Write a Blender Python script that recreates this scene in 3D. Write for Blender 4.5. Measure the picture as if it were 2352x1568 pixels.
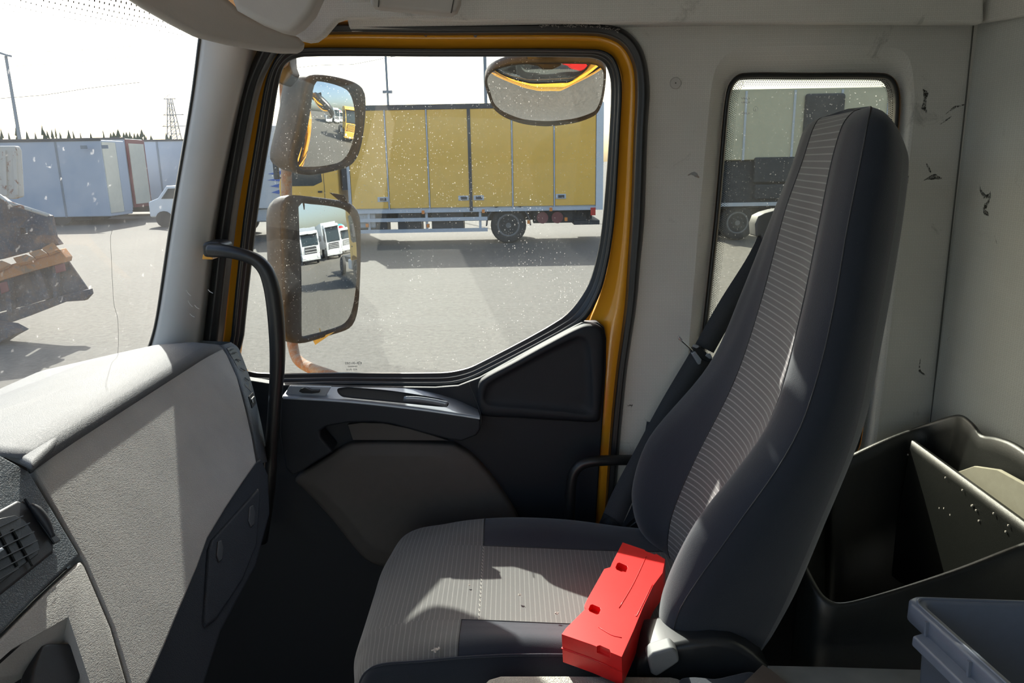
import bpy, bmesh, math, random
from mathutils import Vector, Matrix
from math import sin, cos, radians, pi, sqrt
random.seed(7)
S = bpy.context.scene
for o in list(bpy.data.objects): bpy.data.objects.remove(o)
COL = S.collection
# ------------------------------------------------------------ camera
FPX, PITCH, ROLL, EYE = 1699.0, radians(13.6), radians(1.0), 2.3
_f = Vector((0, cos(PITCH), -sin(PITCH))); _r0 = Vector((1, 0, 0)); _u0 = Vector((0, sin(PITCH), cos(PITCH)))
_r = cos(ROLL)*_r0 - sin(ROLL)*_u0; _u = cos(ROLL)*_u0 + sin(ROLL)*_r0
cam = bpy.data.cameras.new('camera'); camo = bpy.data.objects.new('camera', cam); COL.objects.link(camo)
cam.sensor_fit = 'HORIZONTAL'; cam.sensor_width = 36; cam.lens = FPX*36/2352; cam.clip_start = 0.02; cam.clip_end = 2000
camo.matrix_world = Matrix(((_r.x, _u.x, -_f.x, 0), (_r.y, _u.y, -_f.y, 0), (_r.z, _u.z, -_f.z, EYE), (0, 0, 0, 1)))
S.camera = camo
# ------------------------------------------------------------ light
SUN = Vector((-1.74, 4.6, 3.70)).normalized()
sl = bpy.data.lights.new('sun', 'SUN'); sl.energy = 9.0; sl.angle = radians(0.55); sl.color = (1.0, 0.95, 0.87)
so = bpy.data.objects.new('sun', sl); COL.objects.link(so); so.rotation_euler = SUN.to_track_quat('Z', 'Y').to_euler(); so.location = (0, 0, 30)
w = bpy.data.worlds.new('sky'); S.world = w; w.use_nodes = True
wn = w.node_tree.nodes; wn.clear(); sky = wn.new('ShaderNodeTexSky'); sky.sky_type = 'NISHITA'; sky.sun_disc = False
sky.sun_elevation = math.asin(SUN.z); sky.sun_rotation = math.atan2(SUN.x, SUN.y); sky.dust_density = 3.5; sky.air_density = 1.0; sky.ozone_density = 1.2
bg = wn.new('ShaderNodeBackground'); bg.inputs[1].default_value = 0.25
wo = wn.new('ShaderNodeOutputWorld'); w.node_tree.links.new(sky.outputs[0], bg.inputs[0]); w.node_tree.links.new(bg.outputs[0], wo.inputs[0])
S.view_settings.view_transform = 'Standard'; S.view_settings.look = 'None'; S.view_settings.gamma = 1
S.view_settings.use_curve_mapping = False; S.view_settings.exposure = 0.45
# ------------------------------------------------------------ pixel -> world
def ray(px, py): return _f + _r*((px-1176)/FPX) - _u*((py-784)/FPX)
def at(px, py, X=None, Y=None, Z=None, pl=None):
    d = ray(px, py); o = Vector((0, 0, EYE))
    if pl: n = Vector(pl[1]); t = n.dot(Vector(pl[0])-o)/n.dot(d)
    elif X is not None: t = X/d.x
    elif Y is not None: t = Y/d.y
    else: t = (Z-EYE)/d.z
    return o + d*t
def V(*a): return Vector(a)
# ------------------------------------------------------------ mesh helpers
def link(o, parent=None):
    COL.objects.link(o)
    if parent: o.parent = parent
    return o
def mk(name, vs, fs, mat, parent=None, smooth=False, uv=None, bevel=0, seg=2, sub=0, solid=0):
    me = bpy.data.meshes.new(name); me.from_pydata([tuple(v) for v in vs], [], fs)
    bm = bmesh.new(); bm.from_mesh(me); bmesh.ops.recalc_face_normals(bm, faces=bm.faces) if not uv else None
    bm.to_mesh(me); bm.free()
    if uv:
        l = me.uv_layers.new(name='UVMap')
        for p in me.polygons:
            for li in p.loop_indices: l.data[li].uv = uv[me.loops[li].vertex_index]
    me.materials.append(mat)
    for p in me.polygons: p.use_smooth = smooth
    o = bpy.data.objects.new(name, me); link(o, parent)
    if solid: m = o.modifiers.new('s', 'SOLIDIFY'); m.thickness = solid; m.offset = 0
    if bevel: m = o.modifiers.new('b', 'BEVEL'); m.width = bevel; m.segments = seg; m.limit_method = 'ANGLE'; m.angle_limit = radians(40)
    if sub: m = o.modifiers.new('u', 'SUBSURF'); m.levels = sub; m.render_levels = sub
    if bevel and not smooth:
        for p in me.polygons: p.use_smooth = True
        m = o.modifiers.new('w', 'WEIGHTED_NORMAL'); m.keep_sharp = True
    return o
class MB:
    def __init__(s): s.v = []; s.f = []
    def box(s, a, b):
        i = len(s.v); x0, y0, z0 = a; x1, y1, z1 = b
        s.v += [V(x0,y0,z0),V(x1,y0,z0),V(x1,y1,z0),V(x0,y1,z0),V(x0,y0,z1),V(x1,y0,z1),V(x1,y1,z1),V(x0,y1,z1)]
        s.f += [(i,i+3,i+2,i+1),(i+4,i+5,i+6,i+7),(i,i+1,i+5,i+4),(i+1,i+2,i+6,i+5),(i+2,i+3,i+7,i+6),(i+3,i,i+4,i+7)]
        return s
    def bar(s, p, q, w, h=None, up=V(0,0,1)):
        h = h or w; p = Vector(p); q = Vector(q); d = (q-p).normalized(); a = d.cross(up)
        if a.length < 1e-3: a = d.cross(V(1,0,0))
        a.normalize(); b = a.cross(d); i = len(s.v)
        for c in (p, q): s.v += [c-a*w/2-b*h/2, c+a*w/2-b*h/2, c+a*w/2+b*h/2, c-a*w/2+b*h/2]
        s.f += [(i,i+1,i+2,i+3),(i+7,i+6,i+5,i+4),(i,i+4,i+5,i+1),(i+1,i+5,i+6,i+2),(i+2,i+6,i+7,i+3),(i+3,i+7,i+4,i)]
        return s
    def hexa(s, pts):
        i = len(s.v); s.v += [Vector(p) for p in pts]
        s.f += [(i,i+3,i+2,i+1),(i+4,i+5,i+6,i+7),(i,i+1,i+5,i+4),(i+1,i+2,i+6,i+5),(i+2,i+3,i+7,i+6),(i+3,i,i+4,i+7)]
        return s
    def prism(s, pts, ext):
        i = len(s.v); n = len(pts); ext = Vector(ext); s.v += [Vector(p) for p in pts] + [Vector(p)+ext for p in pts]
        s.f += [tuple(range(i, i+n)), tuple(range(i+2*n-1, i+n-1, -1))] + [(i+k, i+n+k, i+n+(k+1)%n, i+(k+1)%n) for k in range(n)]
        return s
    def cyl(s, p, q, r, n=16, r2=None):
        p = Vector(p); q = Vector(q); d = (q-p).normalized(); a = d.orthogonal().normalized(); b = d.cross(a); i = len(s.v); r2 = r if r2 is None else r2
        for c, rr in ((p, r), (q, r2)):
            for k in range(n): t = 2*pi*k/n; s.v.append(c + a*rr*cos(t) + b*rr*sin(t))
        s.f += [tuple(range(i+n-1, i-1, -1)), tuple(range(i+n, i+2*n))] + [(i+k, i+(k+1)%n, i+n+(k+1)%n, i+n+k) for k in range(n)]
        return s
    def build(s, name, mat, parent=None, **k): return mk(name, s.v, s.f, mat, parent, **k)
def cr(pts, n=6, closed=False):
    P = [Vector(p) for p in pts]; m = len(P); out = []
    rng = range(m) if closed else range(m-1)
    for i in rng:
        p1 = P[i]; p2 = P[(i+1) % m]
        p0 = P[(i-1) % m] if (closed or i > 0) else p1*2-p2
        p3 = P[(i+2) % m] if (closed or i < m-2) else p2*2-p1
        # centripetal-ish clamp of tangents
        l = (p2-p1).length
        t1 = (p2-p0)*0.5; t2 = (p3-p1)*0.5
        if t1.length > l*1.0: t1 = t1*(l/t1.length)
        if t2.length > l*1.0: t2 = t2*(l/t2.length)
        for k in range(n):
            t = k/n; out.append(p1*(2*t**3-3*t*t+1) + t1*(t**3-2*t*t+t) + p2*(-2*t**3+3*t*t) + t2*(t**3-t*t))
    if not closed: out.append(P[-1])
    return out
def loft(name, lines, mat, parent=None, closed=False, capends=False, smooth=True, uv=False, **k):
    n = len(lines[0]); vs = [p for L in lines for p in L]; fs = []
    for j in range(len(lines)-1):
        for i in range(n if closed else n-1):
            a = j*n+i; b = j*n+(i+1) % n; fs.append((a, b, b+n, a+n))
    if capends: fs.append(tuple(range(n-1, -1, -1))); fs.append(tuple(range((len(lines)-1)*n, len(lines)*n)))
    u = None
    if uv:
        u = []; acc = [0]
        for j in range(1, len(lines)): acc.append(acc[-1] + sum((lines[j][i]-lines[j-1][i]).length for i in (0, n//2, n-1))/3)
        run = [0]; m = len(lines)//2
        for i in range(1, n): run.append(run[-1]+(lines[m][i]-lines[m][i-1]).length)
        for j in range(len(lines)):
            for i in range(n): u.append((acc[j], run[i]))
    return mk(name, vs, fs, mat, parent, smooth=smooth, uv=u, **k)
def ribbon(name, lines, mat, parent=None, closed=False, n=6, skirt=0.03, skdir=V(0, 1, 0), cap=False, **k):
    """lines: list of (px polyline, Y). lofts across; edges turned away by a skirt"""
    L = [cr([at(x, y, Y=Y) for x, y in pl], n, closed) for pl, Y in lines]
    if cap:
        if skirt: L = [[p+skdir*skirt for p in L[0]]] + L
        m = len(L[0]); vs = [p for q in L for p in q]; fs = [(j*m+i, j*m+(i+1) % m, (j+1)*m+(i+1) % m, (j+1)*m+i) for j in range(len(L)-1) for i in range(m)]
        fs.append(tuple(range((len(L)-1)*m, len(L)*m))); o = mk(name, vs, fs, mat, parent, smooth=True); o.modifiers.new('w', 'WEIGHTED_NORMAL'); return o
    if skirt: L = [[p+skdir*skirt for p in L[0]]] + L + [[p+skdir*skirt for p in L[-1]]]
    return loft(name, L, mat, parent, closed=closed, **k)
def tube(name, pts, r, mat, parent=None, n=8, seg=12, smoothpath=True, caps=True):
    P = cr(pts, n) if smoothpath else [Vector(p) for p in pts]; rings = []; prev = None
    rr = r if callable(r) else (lambda t: r)
    for i, p in enumerate(P):
        d = (P[min(i+1, len(P)-1)]-P[max(i-1, 0)]).normalized()
        a = (prev - d*prev.dot(d)).normalized() if prev else d.orthogonal().normalized()
        prev = a; b = d.cross(a); R = rr(i/(len(P)-1))
        rings.append([p + a*R*cos(2*pi*k/seg) + b*R*sin(2*pi*k/seg) for k in range(seg)])
    return loft(name, rings, mat, parent, closed=True, capends=caps)
def mb_tube(mb, pts, r, seg=6):
    for a, b in zip(pts[:-1], pts[1:]): mb.cyl(a, b, r, seg)
def slab(name, pts, ext, mat, parent=None, bevel=0.003, seg=2, smoothout=0, closed=True, **k):
    """closed outline of 3D points extruded by ext (away from viewer), bevelled"""
    P = cr(pts, smoothout, True) if smoothout else [Vector(p) for p in pts]
    bm = bmesh.new(); vs = [bm.verts.new(p) for p in P]; f = bm.faces.new(vs)
    r = bmesh.ops.extrude_face_region(bm, geom=[f]); nv = [g for g in r['geom'] if isinstance(g, bmesh.types.BMVert)]
    bmesh.ops.translate(bm, verts=nv, vec=Vector(ext)); bmesh.ops.recalc_face_normals(bm, faces=bm.faces)
    big = [f for f in bm.faces if len(f.verts) > 6]
    if not bevel: bmesh.ops.triangulate(bm, faces=big)
    me = bpy.data.meshes.new(name); bm.to_mesh(me); bm.free(); me.materials.append(mat)
    o = bpy.data.objects.new(name, me); link(o, parent)
    if bevel:
        m = o.modifiers.new('b', 'BEVEL'); m.width = bevel; m.segments = seg; m.limit_method = 'ANGLE'; m.angle_limit = radians(50)
        for p in me.polygons: p.use_smooth = True
        o.modifiers.new('w', 'WEIGHTED_NORMAL')
    return o
def pslab(name, px, Y, thick, mat, parent=None, **k):
    return slab(name, [at(x, y, Y=Y) for x, y in px], (0, thick, 0), mat, parent, **k)
def holed(name, outer, holes, ext, mat, parent=None):
    """planar sheet with holes, extruded"""
    bm = bmesh.new(); ed = []
    for loop in [outer]+holes:
        vs = [bm.verts.new(p) for p in loop]
        ed += [bm.edges.new((vs[i], vs[(i+1) % len(vs)])) for i in range(len(vs))]
    bmesh.ops.triangle_fill(bm, use_beauty=True, edges=ed)
    r = bmesh.ops.extrude_face_region(bm, geom=list(bm.faces)); nv = [g for g in r['geom'] if isinstance(g, bmesh.types.BMVert)]
    bmesh.ops.translate(bm, verts=nv, vec=Vector(ext)); bmesh.ops.recalc_face_normals(bm, faces=bm.faces)
    me = bpy.data.meshes.new(name); bm.to_mesh(me); bm.free(); me.materials.append(mat)
    o = bpy.data.objects.new(name, me); return link(o, parent)
def offpx(pl, d):
    """offset closed px polygon inwards by d"""
    n = len(pl); ar = sum(pl[i][0]*pl[(i+1) % n][1]-pl[(i+1) % n][0]*pl[i][1] for i in range(n)); sg = 1 if ar > 0 else -1; out = []
    for i in range(n):
        x0, y0 = pl[i-1]; x2, y2 = pl[(i+1) % n]; dx, dy = x2-x0, y2-y0; l = math.hypot(dx, dy) or 1
        out.append((pl[i][0]-sg*dy/l*d, pl[i][1]+sg*dx/l*d))
    return out
def mixpx(a, b, t): return [(p[0]+(q[0]-p[0])*t, p[1]+(q[1]-p[1])*t) for p, q in zip(a, b)]
def tag(o, label, cat, group=None, kind=None):
    o['label'] = label; o['category'] = cat
    if group: o['group'] = group
    if kind: o['kind'] = kind
    return o
def empty(name, loc, label, cat, group=None, kind=None, rz=0):
    o = bpy.data.objects.new(name, None); o.empty_display_size = .1; link(o); o.location = loc; o.rotation_euler = (0, 0, rz)
    return tag(o, label, cat, group, kind)
# parts are modelled in world coordinates: keep them there when parented to an Empty that sits at the thing's base
def adopt(root):
    m = Matrix.Translation(root.location).inverted()
    for c in list(bpy.data.objects):
        if c.parent == root: c.matrix_parent_inverse = m
def lab(o, t): o['label'] = t; return o
def cut(o, cutters):
    par = o.parent; o.parent = None
    for c in cutters:
        m = o.modifiers.new('c', 'BOOLEAN'); m.operation = 'DIFFERENCE'; m.object = c; m.solver = 'EXACT'
    bpy.context.view_layer.update(); dg = bpy.context.evaluated_depsgraph_get(); me = bpy.data.meshes.new_from_object(o.evaluated_get(dg))
    o.modifiers.clear(); o.data = me; o.parent = par
    for c in cutters: bpy.data.objects.remove(c)
    return o
# ------------------------------------------------------------ materials
class N:
    def __init__(s, name):
        s.m = bpy.data.materials.new(name); s.m.use_nodes = True; s.t = s.m.node_tree; s.n = s.t.nodes; s.n.clear()
        s.out = s.n.new('ShaderNodeOutputMaterial')
    def a(s, typ, **k):
        nd = s.n.new('ShaderNode'+typ)
        for kk, v in k.items():
            if kk.startswith('i_'): 
                key = kk[2:].replace('_', ' ')
                nd.inputs[int(key) if key.isdigit() else key].default_value = v
            else: setattr(nd, kk, v)
        return nd
    def l(s, a, b): s.t.links.new(a, b)
    def co(s, kind='Object', scale=(1, 1, 1), rot=(0, 0, 0)):
        tc = s.a('TexCoord'); mp = s.a('Mapping'); mp.inputs['Scale'].default_value = scale; mp.inputs['Rotation'].default_value = rot
        s.l(tc.outputs[kind], mp.inputs[0]); return mp.outputs[0]
    def noise(s, vec, scale, detail=4, rough=.5, dist=0):
        n = s.a('TexNoise'); n.inputs['Scale'].default_value = scale; n.inputs['Detail'].default_value = detail; n.inputs['Roughness'].default_value = rough; n.inputs['Distortion'].default_value = dist
        s.l(vec, n.inputs['Vector']); return n.outputs['Fac']
    def math(s, op, a, b=None, clamp=False):
        n = s.a('Math', operation=op, use_clamp=clamp)
        for i, x in enumerate((a, b)):
            if x is None: continue
            if isinstance(x, (int, float)): n.inputs[i].default_value = x
            else: s.l(x, n.inputs[i])
        return n.outputs[0]
    def ramp(s, fac, a, b, lo=0., hi=1.):
        n = s.a('MapRange', clamp=True); s.l(fac, n.inputs[0]); n.inputs[1].default_value = a; n.inputs[2].default_value = b; n.inputs[3].default_value = lo; n.inputs[4].default_value = hi
        return n.outputs[0]
    def mix(s, fac, a, b):
        n = s.a('Mix', data_type='RGBA')
        for i, x in ((0, fac), (6, a), (7, b)):
            if isinstance(x, (int, float)): n.inputs[i].default_value = x
            elif isinstance(x, tuple): n.inputs[i].default_value = (x+(1,))[:4]
            else: s.l(x, n.inputs[i])
        return n.outputs[2]
    def pbr(s, col, rough=.6, metal=0, bump=None, bstr=.2, bdist=.001, sheen=0, spec=.5, coat=0, trans=0):
        p = s.a('BsdfPrincipled'); p.inputs['Roughness'].default_value = rough if isinstance(rough, (int, float)) else .5
        if not isinstance(rough, (int, float)): s.l(rough, p.inputs['Roughness'])
        if isinstance(col, tuple): p.inputs['Base Color'].default_value = (col+(1,))[:4]
        else: s.l(col, p.inputs['Base Color'])
        p.inputs['Metallic'].default_value = metal; p.inputs['Specular IOR Level'].default_value = spec
        p.inputs['Sheen Weight'].default_value = sheen; p.inputs['Coat Weight'].default_value = coat; p.inputs['Coat Roughness'].default_value = .08
        if bump is not None:
            b = s.a('Bump'); b.inputs['Strength'].default_value = bstr; b.inputs['Distance'].default_value = bdist; s.l(bump, b.inputs['Height']); s.l(b.outputs[0], p.inputs['Normal'])
        s.l(p.outputs[0], s.out.inputs[0]); return p
def plain(name, col, rough=.6, metal=0, nscale=60, var=.12, bstr=.15, spec=.5, coat=0, **k):
    q = N(name); c = q.co(); f = q.noise(c, nscale, 3); g = q.noise(c, nscale*9, 2)
    d = tuple(x*(1-var) for x in col); e = tuple(min(1, x*(1+var)) for x in col)
    q.pbr(q.mix(f, d, e), rough, metal, g, bstr, .0006, spec=spec, coat=coat, **k); return q.m
def grain(name, col, rough=.5, scale=260, stretch=(1, .38, 1), strg=.34, spec=.5, dirt=0):
    q = N(name); c = q.co(scale=stretch); v = q.a('TexVoronoi', feature='DISTANCE_TO_EDGE'); v.inputs['Scale'].default_value = scale
    d = q.a('VectorMath', operation='ADD'); nn = q.a('TexNoise'); nn.inputs['Scale'].default_value = scale*.5; sc = q.a('VectorMath', operation='SCALE'); sc.inputs['Scale'].default_value = 2.2/scale
    q.l(c, nn.inputs['Vector']); q.l(nn.outputs['Color'], sc.inputs[0]); q.l(c, d.inputs[0]); q.l(sc.outputs[0], d.inputs[1]); q.l(d.outputs[0], v.inputs['Vector'])
    h = q.ramp(v.outputs['Distance'], 0, .22); f = q.noise(q.co(), 14, 5)
    cc = q.mix(q.ramp(f, .3, .75), tuple(x*.9 for x in col), tuple(x*1.06 for x in col))
    if dirt:
        s = q.noise(q.co(), 55, 6, .7); cc = q.mix(q.ramp(s, .68, .74, 0, dirt), cc, tuple(x*.4 for x in col))
    q.pbr(cc, rough, 0, h, strg, .0009, spec=spec); return q.m
def lining(name, col):
    q = N(name); c = q.co(); sx = q.a('SeparateXYZ'); q.l(c, sx.inputs[0])
    P = .0085
    fx = q.math('FRACT', q.math('DIVIDE', q.math('ADD', sx.outputs[0], q.math('MULTIPLY', sx.outputs[1], .6)), P)); fz = q.math('FRACT', q.math('DIVIDE', sx.outputs[2], P))
    ax = q.math('ABSOLUTE', q.math('SUBTRACT', fx, .5)); az = q.math('ABSOLUTE', q.math('SUBTRACT', fz, .5))
    mx = q.math('MAXIMUM', ax, az); ring = q.math('MULTIPLY', q.ramp(mx, .2, .24), q.ramp(mx, .38, .34))
    n = q.noise(c, 700, 2); base = q.mix(q.ramp(q.noise(c, 3, 5, .6), .25, .8), tuple(x*.86 for x in col), tuple(x*1.05 for x in col))
    c1 = q.mix(q.math('MULTIPLY', ring, .38), base, tuple(x*.66 for x in col))
    c2 = q.mix(q.math('MULTIPLY', n, .35), c1, tuple(x*.6 for x in col))
    sm = q.noise(c, 9, 7, .75, 1.2); c3 = q.mix(q.ramp(sm, .62, .76, 0, .6), c2, tuple(x*.28 for x in col))
    h = q.math('ADD', q.math('MULTIPLY', n, .6), q.math('MULTIPLY', ring, -.5))
    q.pbr(c3, .95, 0, h, .5, .0006, sheen=.15, spec=.15); return q.m
def fabric(name, col, line=None, period=.0085, wid=.16, fuzz=.35):
    q = N(name); c = q.co(); n = q.noise(c, 900, 2, .7); f = q.noise(c, 6, 4)
    base = q.mix(q.ramp(f, .2, .8), tuple(x*.85 for x in col), tuple(x*1.12 for x in col)); base = q.mix(q.math('MULTIPLY', n, .5), base, tuple(min(1, x*1.7) for x in col)); h = n
    if line:
        u = q.a('TexCoord'); sx = q.a('SeparateXYZ'); q.l(u.outputs['UV'], sx.inputs[0])
        fr = q.math('FRACT', q.math('DIVIDE', sx.outputs[0], period)); m = q.ramp(q.math('ABSOLUTE', q.math('SUBTRACT', fr, .5)), .5-wid, .5-wid*.55)
        m = q.math('MULTIPLY', m, q.ramp(q.noise(c, 500, 2), .3, .55, .55, 1)); base = q.mix(m, base, line); h = q.math('ADD', n, q.math('MULTIPLY', m, .8))
    lint = q.noise(c, 120, 3, .8); base = q.mix(q.ramp(lint, .74, .80, 0, .35), base, (.5, .48, .44))
    q.pbr(base, .95, 0, h, .6, .0007, sheen=fuzz, spec=.12); return q.m
def paint(name, col, rough=.25, dirt=.15, coat=.5, dcol=(.2, .16, .1)):
    q = N(name); c = q.co(); f = q.noise(c, 4, 6, .6); g = q.noise(c, 40, 5, .7)
    m = q.math('MULTIPLY', q.ramp(f, .45, .75), dirt); cc = q.mix(m, col, tuple(x*.6+y*.4 for x, y in zip(col, dcol))); cc = q.mix(q.ramp(g, .72, .76, 0, dirt*2), cc, dcol)
    q.pbr(cc, rough, 0, g, .02, .001, coat=coat); return q.m
def rusty(name, a, b, lo=.42, hi=.58, scale=7, rough=.75):
    q = N(name); c = q.co(); f = q.noise(c, scale, 8, .7, .6); g = q.noise(c, scale*6, 5, .7)
    cc = q.mix(q.ramp(f, lo, hi), a, b); cc = q.mix(q.ramp(g, .55, .72, 0, .5), cc, (.45, .42, .4))
    q.pbr(cc, rough, 0, g, .5, .006, spec=.3); return q.m
def glass(name, haze=.02, specks=.5, scale=160, tint=(.93, .96, .95), frit=None):
    q = N(name); c = q.co(); tr = q.a('BsdfTransparent'); tr.inputs[0].default_value = tint+(1,)
    gl = q.a('BsdfGlossy'); gl.inputs['Roughness'].default_value = .02; fr = q.a('LayerWeight'); fr.inputs[0].default_value = .5
    fm = q.math('ADD', q.math('MULTIPLY', q.math('POWER', fr.outputs['Facing'], 5.0), .35), .03); m1 = q.a('MixShader'); q.l(fm, m1.inputs[0]); q.l(tr.outputs[0], m1.inputs[1]); q.l(gl.outputs[0], m1.inputs[2])
    v = q.a('TexVoronoi'); v.inputs['Scale'].default_value = scale; v.inputs['Randomness'].default_value = 1
    nd = q.a('TexNoise'); nd.inputs['Scale'].default_value = scale*1.3; sc = q.a('VectorMath', operation='SCALE'); sc.inputs['Scale'].default_value = 1.4/scale; ad = q.a('VectorMath', operation='ADD')
    q.l(c, nd.inputs['Vector']); q.l(nd.outputs['Color'], sc.inputs[0]); q.l(c, ad.inputs[0]); q.l(sc.outputs[0], ad.inputs[1]); q.l(ad.outputs[0], v.inputs['Vector'])
    sep = q.a('SeparateColor'); q.l(v.outputs['Color'], sep.inputs[0])
    sel = q.ramp(sep.outputs[0], .70, .95); spot = q.ramp(v.outputs['Distance'], .26, .10); area = q.ramp(q.noise(c, 4.5, 4, .6), .38, .68, .12, 1)
    sp = q.math('MULTIPLY', q.math('MULTIPLY', q.math('MULTIPLY', sel, spot), area), specks)
    film = q.math('MULTIPLY', q.ramp(q.noise(c, 7, 6, .7), .3, .8, .4, 1.4), haze); fac = q.math('ADD', sp, film, True)
    df = q.a('BsdfDiffuse'); df.inputs[0].default_value = (.9, .9, .88, 1); tl = q.a('BsdfTranslucent'); tl.inputs[0].default_value = (.9, .9, .86, 1)
    m3 = q.a('MixShader'); m3.inputs[0].default_value = .6; q.l(df.outputs[0], m3.inputs[1]); q.l(tl.outputs[0], m3.inputs[2])
    m2 = q.a('MixShader'); q.l(fac, m2.inputs[0]); q.l(m1.outputs[0], m2.inputs[1]); q.l(m3.outputs[0], m2.inputs[2]); q.l(m2.outputs[0], q.out.inputs[0])
    return q.m
def asphalt():
    q = N('yard_asphalt'); c = q.co(); a = q.noise(c, .22, 6, .6); b = q.noise(c, 11, 9, .9); d = q.noise(q.co(scale=(.12, 1.3, 1)), 1.1, 5, .6)
    base = q.mix(q.ramp(a, .3, .7), (.060, .056, .049), (.088, .083, .073)); base = q.mix(q.ramp(b, .38, .62, 0, .9), base, (.165, .156, .137)); base = q.mix(q.ramp(d, .5, .72, 0, .5), base, (.130, .125, .113))
    s = q.noise(c, .8, 7, .7, .5); base = q.mix(q.ramp(s, .64, .74, 0, .5), base, (.07, .065, .055))
    q.pbr(base, .9, 0, b, .6, .02, spec=.3); return q.m
M = {}
M['asphalt'] = asphalt(); M['slateshade'] = grain('slate_shaded', (.022, .028, .038), .6, 300, (1, 1, 1), .3, spec=.2)  # second one: slate darkened, the shade under the dash put into its colour
M['lining'] = lining('lining_fabric', (.68, .675, .635)); M['lining_dark'] = lining('lining_fabric_rear', (.62, .635, .60))
M['softgrey'] = plain('soft_grey_plastic', (.42, .41, .385), .65, nscale=30, var=.05, bstr=.25)
M['pillar'] = plain('pillar_grey_plastic', (.45, .445, .425), .55, nscale=10, var=.08, bstr=.2)
M['dash'] = grain('dash_leather_grain', (.36, .352, .33), .6, 520, dirt=.25)
M['dashtop'] = grain('dash_top_grain', (.105, .112, .118), .7, 400, (1, 1, 1), .4)
M['slate'] = grain('slate_grain', (.10, .12, .135), .45, 300, (1, 1, 1), .45)
M['dark'] = plain('dark_plastic', (.022, .024, .028), .5, nscale=200, var=.2, bstr=.35)
M['doorblack'] = plain('door_black_plastic', (.007, .010, .015), .6, nscale=300, var=.2, bstr=.5)
M['black'] = plain('black_rubber', (.011, .012, .013), .38, nscale=80, var=.3, bstr=.2)
M['blacksat'] = plain('black_satin', (.02, .022, .024), .32, nscale=80, var=.2, bstr=.05)
M['insert'] = plain('door_grey_insert', (.072, .066, .060), .7, nscale=40, var=.1, bstr=.3)
M['silver'] = plain('silver_plastic', (.32, .35, .39), .35, .35, nscale=300, var=.06, bstr=.05)
M['chrome'] = plain('steel', (.7, .7, .7), .22, 1, var=.05, bstr=.02)
M['yellow'] = paint('cab_yellow_paint', (.80, .36, .022), .22, .10)
M['truckyellow'] = paint('truck_yellow_paint', (.98, .55, .085), .4, .22, .2)
M['paleyellow'] = plain('pale_primer', (.62, .58, .25), .5)
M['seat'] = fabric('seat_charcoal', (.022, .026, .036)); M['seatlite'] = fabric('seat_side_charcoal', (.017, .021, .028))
M['rib'] = fabric('seat_ribbed', (.095, .093, .093), (.30, .30, .29), .0115, .13)
M['ribc'] = fabric('seat_cushion_ribbed', (.105, .102, .098), (.20, .195, .185), .0092, .12)
M['red'] = plain('red_plastic', (.72, .018, .016), .35, nscale=25, var=.25, bstr=.06)
M['redc'] = plain('red_button', (.6, .02, .02), .3)
M['belt'] = plain('belt_webbing', (.032, .036, .042), .75, nscale=400, var=.3, bstr=.6)
M['bin'] = plain('black_bin_plastic', (.009, .010, .009), .33, nscale=150, var=.3, bstr=.5)
M['crate'] = plain('grey_crate_plastic', (.12, .14, .18), .38, nscale=60, var=.1, bstr=.1)
M['mhouse'] = plain('mirror_housing_grey', (.050, .056, .064), .6, nscale=40, var=.35, spec=.22)
M['mframe'] = plain('mirror_frame', (.030, .031, .032), .55, nscale=70, var=.5, spec=.25)
M['rustarm'] = rusty('rusty_tube', (.30, .17, .10), (.30, .31, .31), scale=30)
q = N('mirror_glass'); q.pbr((.80, .80, .77), .015, 1); M['mirror'] = q.m
M['glass'] = glass('dusty_door_glass', .008, .8, 210); M['wglass'] = glass('dusty_windscreen', .055, .45, 60, (.90, .94, .93)); M['rglass'] = glass('dusty_side_glass', .008, .6, 200, (.84, .86, .81))
M['tglass'] = plain('truck_window', (.03, .045, .05), .08, nscale=5, var=.3, bstr=0)
M['white'] = paint('truck_white_paint', (.70, .72, .73), .35, .15); M['greywhite'] = paint('trailer_grey_side', (.42, .46, .52), .6, .12, 0)
M['beige'] = paint('beige_panel', (.62, .56, .38), .6, .2, 0); M['tyre'] = plain('tyre_rubber', (.03, .031, .032), .85, nscale=60, var=.3, bstr=.5)
M['cream'] = paint('cream_panel', (.66, .62, .50), .6, .25, 0); M['alu'] = plain('aluminium', (.55, .57, .60), .45, .2, nscale=20, var=.1); M['gun'] = plain('gunmetal', (.05, .052, .058), .55); M['hub'] = plain('hub_steel', (.18, .17, .16), .6, .3, nscale=30, var=.4)
M['amber'] = plain('amber_lens', (.85, .25, .03), .3); M['rlens'] = plain('red_lens', (.6, .03, .02), .3); M['lamp'] = plain('headlamp_lens', (.75, .77, .78), .12, nscale=20)
M['blue'] = plain('blue_flash', (.05, .15, .55), .4); M['chassis'] = plain('chassis_dark', (.04, .042, .045), .7, nscale=8, var=.4); M['maroon'] = plain('maroon_tank', (.22, .05, .05), .5)
M['orust'] = rusty('plough_orange', (.50, .22, .08), (.28, .19, .12), .5, .62, 6); M['drust'] = rusty('plough_dark', (.05, .06, .08), (.13, .09, .07), .42, .6, 5); M['wrust'] = rusty('pale_rusted_panel', (.52, .50, .44), (.26, .12, .07), .56, .62, 5)
M['post'] = plain('galvanised_post', (.22, .25, .28), .6, .3); M['leaf'] = plain('conifer_green', (.05, .08, .05), .9); M['bark'] = plain('bark', (.09, .07, .05), .9)
M['brown'] = plain('brown_board', (.11, .085, .065), .8, nscale=50); M['greyflap'] = plain('grey_board', (.20, .20, .185), .8, nscale=25, var=.2)
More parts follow.
